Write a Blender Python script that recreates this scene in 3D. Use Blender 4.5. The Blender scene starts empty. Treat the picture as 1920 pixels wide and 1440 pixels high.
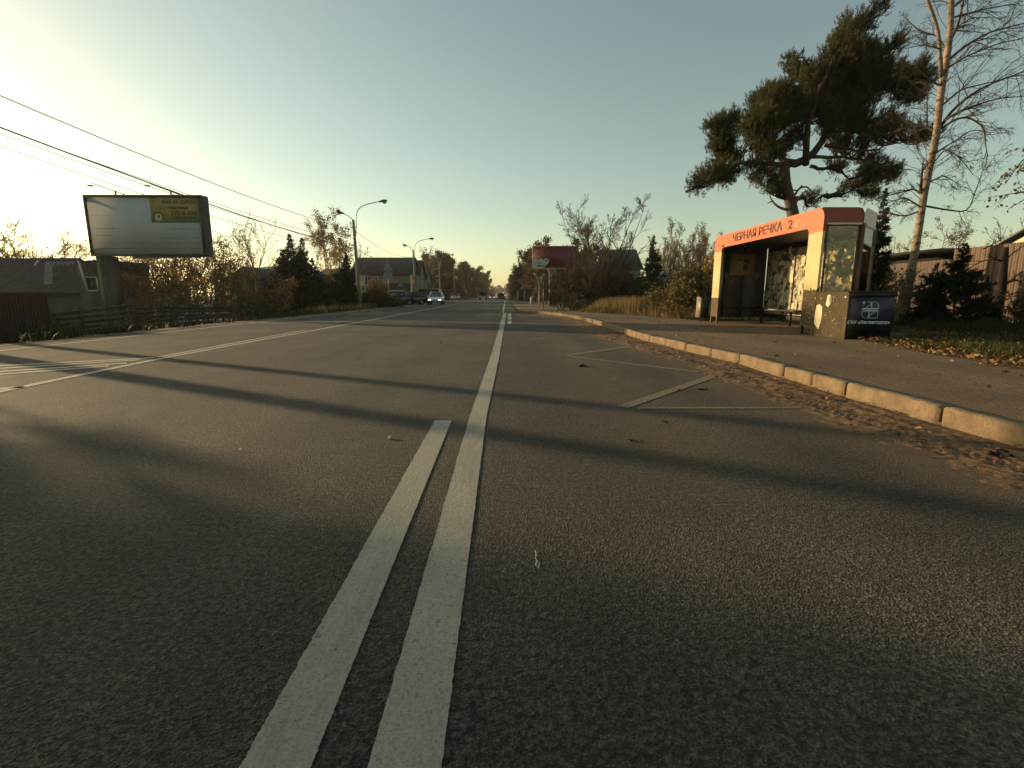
import bpy, math, random
import numpy as np
from mathutils import Vector, Matrix

# ------------------------------------------------------------------ camera, world, sun
SC = bpy.context.scene
COL = SC.collection
F_PX = 940.0; TH = math.atan(166 / F_PX); CT, ST = math.cos(TH), math.sin(TH)
YAW = math.atan(14 * CT / F_PX); CA, SA = math.cos(YAW), math.sin(YAW); CAMH = 1.05

cam = bpy.data.cameras.new('camera'); camo = bpy.data.objects.new('camera', cam); COL.objects.link(camo)
cam.sensor_width = 36; cam.lens = 36 * F_PX / 1920; cam.clip_start = 0.05; cam.clip_end = 4000
camo.location = (0, 0, CAMH); camo.rotation_euler = (math.pi / 2 - TH, 0, -YAW)
SC.camera = camo

SUN_EL = math.radians(9.5)
SUN_AZ = math.radians(151)          # direction towards the sun, measured from +X counter-clockwise
sun_dir = Vector((math.cos(SUN_EL) * math.cos(SUN_AZ), math.cos(SUN_EL) * math.sin(SUN_AZ), math.sin(SUN_EL)))
sl = bpy.data.lights.new('sun', 'SUN'); sl.energy = 5.0; sl.angle = math.radians(0.9); sl.color = (1.0, 0.71, 0.39)
so = bpy.data.objects.new('sun', sl); COL.objects.link(so)
so.rotation_euler = sun_dir.to_track_quat('Z', 'Y').to_euler()

W = bpy.data.worlds.new('World'); SC.world = W; W.use_nodes = True
wn, wl = W.node_tree.nodes, W.node_tree.links
wn.clear()
sky = wn.new('ShaderNodeTexSky'); sky.sky_type = 'NISHITA'; sky.sun_disc = False
sky.sun_elevation = SUN_EL; sky.sun_rotation = math.pi / 2 - SUN_AZ
sky.air_density = 1.0; sky.dust_density = 0.85; sky.ozone_density = 0.8; sky.altitude = 20
hs = wn.new('ShaderNodeHueSaturation'); hs.inputs['Saturation'].default_value = 0.80
tint = wn.new('ShaderNodeMixRGB'); tint.blend_type = 'MULTIPLY'; tint.inputs[0].default_value = 1.0
tint.inputs[2].default_value = (1.03, 1.045, 0.85, 1)
bg = wn.new('ShaderNodeBackground'); bg.inputs[1].default_value = 0.135
wo = wn.new('ShaderNodeOutputWorld')
wl.new(sky.outputs[0], hs.inputs['Color']); wl.new(hs.outputs[0], tint.inputs[1])
wl.new(tint.outputs[0], bg.inputs[0]); wl.new(bg.outputs[0], wo.inputs[0])

SC.view_settings.view_transform = 'Standard'; SC.view_settings.look = 'None'
SC.view_settings.exposure = 0.40; SC.view_settings.gamma = 1
try: SC.view_settings.use_curve_mapping = False
except Exception: pass
SC.cycles.max_bounces = 5; SC.cycles.transparent_max_bounces = 12

# ------------------------------------------------------------------ surveying helpers: a direction in the photo -> a point on a plane of the place
def ray(x, y):
    R = x - 960; yy = y - 720; f = F_PX * CT - yy * ST
    return R * CA + f * SA, -R * SA + f * CA, -(yy * CT + F_PX * ST)
def pz(x, y, z=0.0):
    r = ray(x, y); t = (z - CAMH) / r[2]; return np.array((r[0] * t, r[1] * t, z))
def py(x, y, Y):
    r = ray(x, y); t = Y / r[1]; return np.array((r[0] * t, Y, CAMH + r[2] * t))
def px(x, y, X):
    r = ray(x, y); t = X / r[0]; return np.array((X, r[1] * t, CAMH + r[2] * t))

# ------------------------------------------------------------------ mesh builder
class MB:
    def __init__(s): s.v = []; s.f = []; s.n = 0; s.mi = []
    def add(s, V, Fc, m=0):
        V = np.asarray(V, dtype=np.float64).reshape(-1, 3); Fc = np.asarray(Fc, dtype=np.int64)
        s.v.append(V); s.f.append(Fc + s.n); s.n += len(V); s.mi.append(np.full(len(Fc), m, dtype=np.int32)); return s
    def poly(s, V, m=0): return s.add(V, [list(range(len(V)))], m)
    def box(s, c, d, rz=0.0, m=0, rx=0.0):
        x, y, z = [k / 2 for k in d]
        V = np.array([(-x,-y,-z),(x,-y,-z),(x,y,-z),(-x,y,-z),(-x,-y,z),(x,-y,z),(x,y,z),(-x,y,z)], float)
        if rx:
            a, b = math.cos(rx), math.sin(rx); V = np.stack([V[:,0], a*V[:,1]-b*V[:,2], b*V[:,1]+a*V[:,2]], 1)
        if rz:
            a, b = math.cos(rz), math.sin(rz); V = np.stack([a*V[:,0]-b*V[:,1], b*V[:,0]+a*V[:,1], V[:,2]], 1)
        return s.add(V + np.array(c), [(0,3,2,1),(4,5,6,7),(0,1,5,4),(1,2,6,5),(2,3,7,6),(3,0,4,7)], m)
    def box2(s, a, b, m=0):
        a = np.array(a, float); b = np.array(b, float); return s.box((a + b) / 2, np.abs(b - a), m=m)
    def bar(s, a, b, w, h=None, m=0):
        h = h or w; a = np.array(a, float); b = np.array(b, float); d = b - a; d = d / np.linalg.norm(d)
        u = np.cross(d, (0, 0, 1)); u = u / np.linalg.norm(u) if np.linalg.norm(u) > 1e-4 else np.array((1., 0, 0)); v = np.cross(u, d)
        u = u * w / 2; v = v * h / 2
        V = [a-u-v, a+u-v, a+u+v, a-u+v, b-u-v, b+u-v, b+u+v, b-u+v]
        return s.add(V, [(0,1,2,3),(7,6,5,4),(0,4,5,1),(1,5,6,2),(2,6,7,3),(3,7,4,0)], m)
    def tubes(s, P, R, k=5, m=0, cap=False):
        P = np.asarray(P, float); R = np.asarray(R, float); B, n, _ = P.shape
        T = np.empty_like(P); T[:, 1:-1] = P[:, 2:] - P[:, :-2]; T[:, 0] = P[:, 1] - P[:, 0]; T[:, -1] = P[:, -1] - P[:, -2]
        T /= np.linalg.norm(T, axis=2, keepdims=True) + 1e-9
        ref = np.where(np.abs(T[:, :1, 2:3]) > .9, np.array([[[1., 0, 0]]]), np.array([[[0, 0, 1.]]])) * np.ones((B, n, 1))
        U = np.cross(T, ref); U /= np.linalg.norm(U, axis=2, keepdims=True) + 1e-9
        Vv = np.cross(T, U); a = np.arange(k) / k * 2 * math.pi
        ring = P[:, :, None] + R[:, :, None, None] * (np.cos(a)[None, None, :, None] * U[:, :, None] + np.sin(a)[None, None, :, None] * Vv[:, :, None])
        idx = np.arange(B * n * k).reshape(B, n, k); nx = np.roll(idx, -1, axis=2)
        Fc = np.stack([idx[:, :-1], nx[:, :-1], nx[:, 1:], idx[:, 1:]], -1).reshape(-1, 4)
        off = s.n; s.add(ring.reshape(-1, 3), Fc, m)
        if cap:
            e = np.concatenate([idx[:, 0, ::-1], idx[:, -1]], 0)
            s.f.append(e + off); s.mi.append(np.full(len(e), m, dtype=np.int32))
        return s
    def tube(s, pts, r, k=8, m=0, cap=True):
        pts = np.asarray(pts, float); r = np.full(len(pts), r) if np.isscalar(r) else np.asarray(r, float)
        return s.tubes(pts[None], r[None], k, m, cap)
    def extrude(s, poly, vec, m=0):
        P = np.asarray(poly, float); n = len(P); Q = P + np.asarray(vec, float)
        s.add(P, [list(range(n))[::-1]], m); s.add(Q, [list(range(n))], m)
        V = np.concatenate([P, Q]); return s.add(V, [(i, (i+1) % n, n+(i+1) % n, n+i) for i in range(n)], m)
    def build(s, name, mats, parent=None, org=None, smooth=False):
        me = bpy.data.meshes.new(name); V = np.concatenate(s.v)
        if org is None: org = Vector((0, 0, 0)) if parent is None else None
        if parent is not None and getattr(parent, 'type', '') and org is None:
            w = Vector(WL[parent.name]); V = V - np.array(w)
        elif org is not None: V = V - np.array(org)
        me.vertices.add(len(V)); me.vertices.foreach_set('co', V.astype(np.float32).ravel())
        loops = np.concatenate([f.ravel() for f in s.f]); sizes = np.concatenate([np.full(len(f), f.shape[1]) for f in s.f])
        me.loops.add(len(loops)); me.loops.foreach_set('vertex_index', loops.astype(np.int32))
        me.polygons.add(len(sizes)); st = np.concatenate([[0], np.cumsum(sizes)[:-1]])
        me.polygons.foreach_set('loop_start', st.astype(np.int32)); me.polygons.foreach_set('loop_total', sizes.astype(np.int32))
        me.polygons.foreach_set('material_index', np.concatenate(s.mi))
        if smooth: me.polygons.foreach_set('use_smooth', np.ones(len(sizes), bool))
        me.update(calc_edges=True); me.validate()
        for mm in (mats if isinstance(mats, (list, tuple)) else [mats]): me.materials.append(mm)
        o = bpy.data.objects.new(name, me); COL.objects.link(o)
        if parent is not None:
            o.parent = parent; WL[o.name] = WL[parent.name]
            if org is not None and not isinstance(org, Vector): pass
        elif org is not None: o.location = org; WL[o.name] = tuple(org)
        return o
WL = {}      # world position of each thing's origin, so parts can be modelled in world metres

def tag(o, label=None, cat=None, group=None, kind=None):
    if label: o['label'] = label
    if cat: o['category'] = cat
    if group: o['group'] = group
    if kind: o['kind'] = kind
    return o
def thing(name, label, cat, loc=(0, 0, 0), group=None, rz=0.0):
    o = bpy.data.objects.new(name, None); COL.objects.link(o); o.location = loc; o.rotation_euler.z = rz
    o.empty_display_size = .3; WL[o.name] = tuple(float(k) for k in loc); return tag(o, label, cat, group)
def kids(o): return [c for c in bpy.data.objects if c.parent == o]
def dup(root, loc, rz=0.0, sc=1.0, label=None, group=None):
    r = root.copy(); COL.objects.link(r); r.location = loc; r.rotation_euler.z = rz; r.scale = (sc,) * 3
    if label: r['label'] = label
    if group: r['group'] = group
    for ch in kids(root):
        if ch == r: continue
        c = ch.copy(); COL.objects.link(c); c.parent = r
        for g in kids(ch):
            d = g.copy(); COL.objects.link(d); d.parent = c
    return r

# ------------------------------------------------------------------ materials
def nm(name):
    m = bpy.data.materials.new(name); m.use_nodes = True; nt = m.node_tree; nt.nodes.clear()
    out = nt.nodes.new('ShaderNodeOutputMaterial'); p = nt.nodes.new('ShaderNodeBsdfPrincipled'); nt.links.new(p.outputs[0], out.inputs[0])
    return m, nt, p, out
def noise(nt, scale, detail=3, rough=.55, vec=None, dist=0):
    n = nt.nodes.new('ShaderNodeTexNoise'); n.inputs['Scale'].default_value = scale; n.inputs['Detail'].default_value = detail
    n.inputs['Roughness'].default_value = rough; n.inputs['Distortion'].default_value = dist
    if vec is not None: nt.links.new(vec, n.inputs['Vector'])
    return n.outputs['Fac']
def ramp(nt, src, stops):
    r = nt.nodes.new('ShaderNodeValToRGB'); e = r.color_ramp.elements
    while len(e) > 1: e.remove(e[-1])
    for i, (p, c) in enumerate(stops):
        el = e[0] if i == 0 else e.new(p); el.position = p; el.color = (*c, 1) if len(c) == 3 else c
    nt.links.new(src, r.inputs[0]); return r.outputs[0]
def g1(v): return (v, v, v)
def mixc(nt, f, a, b, mode='MIX'):
    n = nt.nodes.new('ShaderNodeMixRGB'); n.blend_type = mode
    for k, s in enumerate((f, a, b)):
        if hasattr(s, 'node'): nt.links.new(s, n.inputs[k])
        else: n.inputs[k].default_value = s if k == 0 else (*s, 1)
    return n.outputs[0]
def mth(nt, op, a, b=None, clamp=False):
    n = nt.nodes.new('ShaderNodeMath'); n.operation = op; n.use_clamp = clamp
    for k, s in enumerate((a, b)):
        if s is None: continue
        if hasattr(s, 'node'): nt.links.new(s, n.inputs[k])
        else: n.inputs[k].default_value = s
    return n.outputs[0]
def bump(nt, p, h, strength=.5, dist=.01):
    b = nt.nodes.new('ShaderNodeBump'); b.inputs['Strength'].default_value = strength; b.inputs['Distance'].default_value = dist
    nt.links.new(h, b.inputs['Height']); nt.links.new(b.outputs[0], p.inputs['Normal'])
def objc(nt): return nt.nodes.new('ShaderNodeTexCoord').outputs['Object']
def sc(c, k): return tuple(min(1, v * k) for v in c)
def M(name, c, rough=.7, var=.25, scale=3.0, bs=0.0, bscale=40, metal=0.0, c2=None, spec=.4, dirt=None):
    m, nt, p, out = nm(name); v = objc(nt)
    n1 = noise(nt, scale, 5, .6, v); a = ramp(nt, n1, [(.3, sc(c, 1 - var)), (.7, c2 or sc(c, 1 + var))])
    if dirt:
        n2 = noise(nt, scale * 2.7, 6, .7, v); a = mixc(nt, ramp(nt, n2, [(.52, g1(0)), (.7, g1(.8))]), a, dirt)
    nt.links.new(a, p.inputs['Base Color']); p.inputs['Roughness'].default_value = rough; p.inputs['Metallic'].default_value = metal
    p.inputs['Specular IOR Level'].default_value = spec
    if bs: bump(nt, p, noise(nt, bscale, 3, .6, v), bs, .01)
    return m
def leafmat(name, cols, trans=.35, rough=.6):
    m, nt, p, out = nm(name); g = nt.nodes.new('ShaderNodeNewGeometry')
    n = len(cols); c = ramp(nt, g.outputs['Random Per Island'], [(i / max(1, n - 1), cc) for i, cc in enumerate(cols)])
    nt.links.new(c, p.inputs['Base Color']); p.inputs['Roughness'].default_value = rough; p.inputs['Specular IOR Level'].default_value = .06
    if trans:
        t = nt.nodes.new('ShaderNodeBsdfTranslucent'); nt.links.new(c, t.inputs['Color'])
        mx = nt.nodes.new('ShaderNodeMixShader'); mx.inputs[0].default_value = trans
        nt.links.new(p.outputs[0], mx.inputs[1]); nt.links.new(t.outputs[0], mx.inputs[2]); nt.links.new(mx.outputs[0], out.inputs[0])
    return m
def glass(name, tintc=(.8, .85, .8), rough=.05, alpha=.75, smear=0.0, smearc=(.4, .36, .26)):
    m, nt, p, out = nm(name); t = nt.nodes.new('ShaderNodeBsdfTransparent'); t.inputs[0].default_value = (*tintc, 1)
    gl = nt.nodes.new('ShaderNodeBsdfGlossy'); gl.inputs['Roughness'].default_value = rough
    fr = nt.nodes.new('ShaderNodeFresnel'); fr.inputs[0].default_value = 1.45
    mx = nt.nodes.new('ShaderNodeMixShader'); nt.links.new(fr.outputs[0], mx.inputs[0]); nt.links.new(t.outputs[0], mx.inputs[1]); nt.links.new(gl.outputs[0], mx.inputs[2])
    if smear:
        v = objc(nt); n = noise(nt, 3.2, 8, .72, v, .6); f = ramp(nt, n, [(.5 - smear * .12, g1(.12)), (.56 - smear * .1, g1(1))])
        p.inputs['Roughness'].default_value = .8; nt.links.new(ramp(nt, noise(nt, 9, 6, .7, v), [(.35, sc(smearc, .35)), (.62, smearc)]), p.inputs['Base Color'])
        m2 = nt.nodes.new('ShaderNodeMixShader'); nt.links.new(f, m2.inputs[0]); nt.links.new(mx.outputs[0], m2.inputs[1]); nt.links.new(p.outputs[0], m2.inputs[2]); mx = m2
    nt.links.new(mx.outputs[0], out.inputs[0]); return m

def text_mesh(name, s, size, mt, parent, o, xd, zd, width=None, ext=.004, bold=0.0):
    """letters as flat raised meshes; o = lower left corner, xd/zd = writing direction and up"""
    cu = bpy.data.curves.new(name, 'FONT'); cu.body = s; cu.size = size; cu.extrude = ext; cu.resolution_u = 3; cu.offset = bold
    to = bpy.data.objects.new(name, cu); COL.objects.link(to); dg = bpy.context.evaluated_depsgraph_get(); dg.update()
    me = bpy.data.meshes.new_from_object(to.evaluated_get(dg)); bpy.data.objects.remove(to); bpy.data.curves.remove(cu)
    V = np.empty(len(me.vertices) * 3, np.float32); me.vertices.foreach_get('co', V); V = V.reshape(-1, 3)
    if width: V[:, 0] = (V[:, 0] - V[:, 0].min()) * width / (np.ptp(V[:, 0]) + 1e-9)
    xd = np.array(xd, float); zd = np.array(zd, float); nd = np.cross(xd, zd)
    Wd = np.array(o, float) + V[:, :1] * xd + V[:, 1:2] * zd + V[:, 2:3] * nd - np.array(WL[parent.name])
    me.vertices.foreach_set('co', Wd.astype(np.float32).ravel()); me.update(); me.materials.clear(); me.materials.append(mt)
    ob = bpy.data.objects.new(name, me); COL.objects.link(ob); ob.parent = parent; WL[ob.name] = WL[parent.name]; return ob

rng = np.random.default_rng(7)
# terrain height
def ss(a, b, x):
    t = np.clip((np.asarray(x, float) - a) / (b - a), 0, 1); return t * t * (3 - 2 * t)
def gh(x, y):
    x = np.asarray(x, float); y = np.asarray(y, float)
    l = -.95 * (1 - ss(-15.5, -11.0, x)) ; l = l * (1 - .85 * ss(48, 62, y))
    r = .12 * ss(3.65, 4.0, x) * (1 - ss(28, 31, y) * (1 - ss(6.0, 7.5, x)))
    n = .04 * np.sin(x * .9 + y * .37) * np.cos(y * .71 - x * .3) * ((x < -11.2) | (x > 9.0))
    return l + r + n - .03 * ((x > -11) & (x < 3.68))
# ------------------------------------------------------------------ ground, road, pavement
def m_ground():
    m, nt, p, out = nm('soil and grass'); v = objc(nt)
    a = ramp(nt, noise(nt, .35, 6, .65, v), [(.35, (.035, .03, .015)), (.5, (.045, .05, .018)), (.68, (.09, .065, .03))])
    a = mixc(nt, ramp(nt, noise(nt, 6, 5, .7, v), [(.4, g1(0)), (.7, g1(1))]), a, (.03, .022, .012))
    nt.links.new(a, p.inputs['Base Color']); p.inputs['Roughness'].default_value = .95
    bump(nt, p, noise(nt, 9, 6, .7, v), .8, .06); return m
def m_asphalt(name, base, dirtc=(.20, .125, .06), var=1.0):
    m, nt, p, out = nm(name); v = objc(nt)
    vo = nt.nodes.new('ShaderNodeTexVoronoi'); vo.inputs['Scale'].default_value = 120; nt.links.new(v, vo.inputs['Vector'])
    fine = noise(nt, 160, 2, .6, v); big = noise(nt, .55, 5, .6, v); mid = noise(nt, 5, 4, .6, v)
    sp = ramp(nt, vo.outputs['Color'], [(.1, sc(base, .30)), (.5, sc(base, .85)), (.93, sc(base, 2.7))])
    c = mixc(nt, .55, sp, ramp(nt, fine, [(.35, sc(base, .30)), (.65, sc(base, 1.8))]))
    c = mixc(nt, .8, c, mixc(nt, 1.0, c, ramp(nt, noise(nt, 42, 4, .75, v), [(.42, g1(.35)), (.58, g1(1.8))]), 'MULTIPLY'))
    c = mixc(nt, 1.0, c, ramp(nt, big, [(.3, g1(.68)), (.7, g1(1.32 * var))]), 'MULTIPLY')
    c = mixc(nt, .5, c, mixc(nt, 1.0, c, ramp(nt, mid, [(.3, g1(.75)), (.7, g1(1.25))]), 'MULTIPLY'))
    # long tyre-polished streaks along the road
    mp = nt.nodes.new('ShaderNodeMapping'); mp.inputs['Scale'].default_value = (1.1, .03, 1); nt.links.new(v, mp.inputs[0])
    c = mixc(nt, 1.0, c, ramp(nt, noise(nt, 1.0, 3, .5, mp.outputs[0]), [(.35, g1(.78)), (.65, g1(1.28))]), 'MULTIPLY')
    at = nt.nodes.new('ShaderNodeAttribute'); at.attribute_name = 'dirt'
    dn = ramp(nt, noise(nt, 7, 6, .75, v), [(.3, g1(.35)), (.7, g1(1.25))])
    f = mth(nt, 'MULTIPLY', at.outputs['Fac'], dn, True)
    c = mixc(nt, f, c, mixc(nt, ramp(nt, noise(nt, 60, 4, .7, v), [(.35, g1(0)), (.65, g1(1))]), sc(dirtc, .75), dirtc))
    # thin tar cracks
    vc = nt.nodes.new('ShaderNodeTexVoronoi'); vc.feature = 'DISTANCE_TO_EDGE'; vc.inputs['Scale'].default_value = .33
    mx = nt.nodes.new('ShaderNodeVectorMath'); mx.operation = 'ADD'; nz = nt.nodes.new('ShaderNodeTexNoise'); nz.inputs['Scale'].default_value = 2.2; nz.inputs['Detail'].default_value = 6
    nt.links.new(v, nz.inputs['Vector']); nt.links.new(v, mx.inputs[0]); nt.links.new(nz.outputs['Color'], mx.inputs[1]); nt.links.new(mx.outputs[0], vc.inputs['Vector'])
    cr = mth(nt, 'MULTIPLY', ramp(nt, vc.outputs['Distance'], [(0, g1(1)), (.004, g1(0))]), ramp(nt, noise(nt, .4, 2, .5, v), [(.5, g1(0)), (.56, g1(.9))]))
    c = mixc(nt, cr, c, (.012, .011, .010))
    nt.links.new(c, p.inputs['Base Color']); p.inputs['Roughness'].default_value = .78; p.inputs['Specular IOR Level'].default_value = .35
    h = mth(nt, 'ADD', mth(nt, 'MULTIPLY', vo.outputs['Distance'], 1.2), mth(nt, 'MULTIPLY', noise(nt, 90, 3, .6, v), 1.1))
    bump(nt, p, h, 1.0, .015); return m
MG = m_ground(); MA = m_asphalt('asphalt', (.066, .057, .041)); MPV = m_asphalt('pavement asphalt', (.175, .118, .070), dirtc=(.22, .15, .08))
MD = M('roadside dirt', (.15, .088, .040), .95, .35, 2.2, .9, 34, c2=(.21, .125, .062))

KX = np.array([-6, 0, 3.35, 3.9, 5.6, 6.3, 7.6, 8.5, 9.4, 10.4, 11.2, 12.2, 14.5, 17.2, 21, 24.5, 27.4, 29.6])
KV = np.array([3.62, 3.6, 3.58, 3.54, 3.53, 3.56, 3.60, 3.50, 3.41, 3.35, 3.29, 3.24, 3.27, 3.32, 3.30, 3.05, 2.55, 1.85])
def kx(y): return np.interp(y, KX, KV)

# ground sheet out to the horizon
def grid(xs, ys, zf):
    X, Y = np.meshgrid(xs, ys); Z = zf(X, Y); n, m_ = X.shape; idx = np.arange(n * m_).reshape(n, m_)
    return np.stack([X, Y, Z], -1).reshape(-1, 3), np.stack([idx[:-1, :-1], idx[:-1, 1:], idx[1:, 1:], idx[1:, :-1]], -1).reshape(-1, 4)
xs = np.concatenate([[-1500, -700, -300, -120, -70, -45], np.arange(-34, -10.9, .8), [-10.9, -10.5], [-6, 0, 3.2, 3.66, 4.0, 4.6], np.arange(5.5, 26, .8), [32, 45, 70, 120, 300, 700, 1500]])
ys = np.concatenate([[-120, -40, -15], np.arange(-8, 70, 1.1), np.arange(70, 160, 6), [200, 300, 500, 900, 1700, 3000]])
V, Fc = grid(xs, ys, gh); g = MB().add(V, Fc).build('ground', MG, smooth=True); tag(g, kind='structure')

def with_dirt(ob, fn):
    me = ob.data; n = len(me.vertices); c = np.empty(n * 3, np.float32); me.vertices.foreach_get('co', c); c = c.reshape(-1, 3)
    a = me.attributes.new('dirt', 'FLOAT', 'POINT'); a.data.foreach_set('value', fn(c[:, 0], c[:, 1]).astype(np.float32))
us = np.concatenate([np.linspace(0, .55, 24), np.linspace(.57, 1, 60)])
ys = np.concatenate([np.arange(-8, 40, .22), np.arange(40, 80, 2), np.arange(80, 200, 10), np.arange(200, 1300, 100)])
U, Y = np.meshgrid(us, ys); xr = np.where(Y < 29.6, kx(Y) + .06, np.maximum(.75, 1.9 - (Y - 29.6) * .9)); xl = -10.55 + .08 * np.sin(Y * 1.7) + .05 * np.sin(Y * 4.1)
X = xl + (xr - xl) * U; n, m_ = X.shape; idx = np.arange(n * m_).reshape(n, m_)
road = MB().add(np.stack([X, Y, X * 0], -1).reshape(-1, 3), np.stack([idx[:-1, :-1], idx[:-1, 1:], idx[1:, 1:], idx[1:, :-1]], -1).reshape(-1, 4)).build('road', MA)
tag(road, kind='structure')
def road_dirt(x, y):
    d = kx(y) - x; near = np.clip(1.75 - d / .75, 0, 1) * (y < 31)
    trail = .38 * np.exp(-((x - (1.15 + .05 * np.sin(y * 2))) / .38) ** 2) * ss(2.0, 3.6, y) * (1 - ss(9, 14, y))
    shoulder = .55 * np.exp(-((x + 10.6) / .28) ** 2)
    far = .30 * ss(.4, 1.6, x) * ss(14, 24, y)
    return np.clip(near + trail + shoulder + far, 0, 1)
with_dirt(road, road_dirt)

# pavement
ys = np.concatenate([np.arange(-6, 29.7, .4), [29.6]]); 
bx = np.interp(ys, [-6, 2, 6.1, 8.2, 9.9, 10.9, 11.1, 17.6, 17.9, 21, 24.5, 28, 29.6], [6.2, 6.3, 6.5, 6.85, 7.25, 7.6, 9.6, 9.6, 7.3, 6.5, 5.5, 4.2, 2.4])
us = np.linspace(0, 1, 14); U, Y = np.meshgrid(us, ys); x0 = kx(Y) + .13; x1 = np.maximum(bx[:, None] + .12 * np.sin(Y * 2.3) * (np.abs(Y - 14) > 4), x0 + .1); X = x0 + (x1 - x0) * U
n, m_ = X.shape; idx = np.arange(n * m_).reshape(n, m_)
pav = MB().add(np.stack([X, Y, X * 0 + .148], -1).reshape(-1, 3), np.stack([idx[:-1, :-1], idx[:-1, 1:], idx[1:, 1:], idx[1:, :-1]], -1).reshape(-1, 4)).build('pavement', MPV)
tag(pav, kind='structure'); with_dirt(pav, lambda x, y: np.clip(.30 + .5 * np.exp(-((x - kx(y)) / .5) ** 2) + .6 * np.exp(-((np.interp(y, ys, bx) - x) / .35) ** 2), 0, 1))

# sandy driveway beyond the end of the kerb
dp = [(1.9, 29.7), (2.4, 29.7), (4.3, 28.6), (5.2, 30.5), (5.0, 36), (5.4, 45), (6.5, 60), (6.5, 74), (1.0, 74), (.95, 44), (1.1, 35), (1.35, 31.5)]
drv = MB().poly([(x, y, .009) for x, y in dp]).build('driveway', MD); tag(drv, kind='structure')
lp = [(-10.5, y) for y in (-6, 5, 15, 25, 40, 60, 90)]; rp = [(-11.0 - .12 * math.sin(y), y) for y in (90, 60, 40, 25, 15, 5, -6)]
tag(MB().poly([(x, y, .004 - .004) for x, y in lp + rp]).build('verge_edge', MD), kind='structure')

# dirt washed against the kerb, with tyre treads
ys = np.concatenate([np.arange(1.2, 9, .018), np.arange(9, 29, .06)]); us = np.linspace(0, 1, 44)
U, Y = np.meshgrid(us, ys); w = .86 - .38 * ss(12, 28, Y) + .05 * np.sin(Y * 2.1) + .05 * np.sin(Y * 5.3) + .02 * np.sin(Y * 17); D = U * w; X = kx(Y) + .02 - D
r2 = np.random.default_rng(3)
def vnoise(x, y, s, seed):
    r = np.random.default_rng(seed); Gd = r.uniform(-1, 1, (97, 97)); x = x * s; y = y * s
    xi = np.floor(x).astype(int); yi = np.floor(y).astype(int); fx = x - xi; fy = y - yi; fx = fx * fx * (3 - 2 * fx); fy = fy * fy * (3 - 2 * fy)
    a = Gd[xi % 97, yi % 97]; b = Gd[(xi + 1) % 97, yi % 97]; c = Gd[xi % 97, (yi + 1) % 97]; d = Gd[(xi + 1) % 97, (yi + 1) % 97]
    return (a * (1 - fx) + b * fx) * (1 - fy) + (c * (1 - fx) + d * fx) * fy
env = np.clip(np.sin(np.clip(U * 1.18, 0, 1) * math.pi * .93 + .22), .12, 1) ** .7
Z = .024 * env + .005 * vnoise(X, Y, 9, 1) * env + .006 * vnoise(X, Y, 28, 2) * env + .003 * vnoise(X, Y, 70, 5) * env - .010 * np.clip((U - .62) / .38, 0, 1) ** 1.3 + .0075 * vnoise(X, Y, 16, 21) * (U > .6) + .004 * vnoise(X, Y, 45, 22) * (U > .6)
tr = D - .47 + .05 * np.sin(Y * .8); band = np.exp(-(tr / .13) ** 6)
lug = np.sin((Y + np.abs(tr) * 1.1) * 2 * math.pi / .075) > .25
Z -= band * (.008 + .013 * lug) * (1 - .6 * ss(10, 22, Y)) * (.6 + .4 * (vnoise(X, Y, 3, 8) > -.2))
tr2 = D - .20 + .03 * np.sin(Y * 1.1 + 1); b2 = np.exp(-(tr2 / .05) ** 4); Z -= b2 * (.006 + .006 * (np.sin((Y - np.abs(tr2)) * 2 * math.pi / .06) > .3))
Z = np.clip(Z, -.02, 1) + .0015; Z[:, 0] = .03; Z[:, -1] = -.006
n, m_ = X.shape; idx = np.arange(n * m_).reshape(n, m_)
gd = MB().add(np.stack([X, Y, Z], -1).reshape(-1, 3), np.stack([idx[:-1, :-1], idx[1:, :-1], idx[1:, 1:], idx[:-1, 1:]], -1).reshape(-1, 4)).build('gutter_dirt', MD, smooth=False)
tag(gd, 'brown dirt with tyre treads along the foot of the kerb', 'dirt', kind='stuff')

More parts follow.
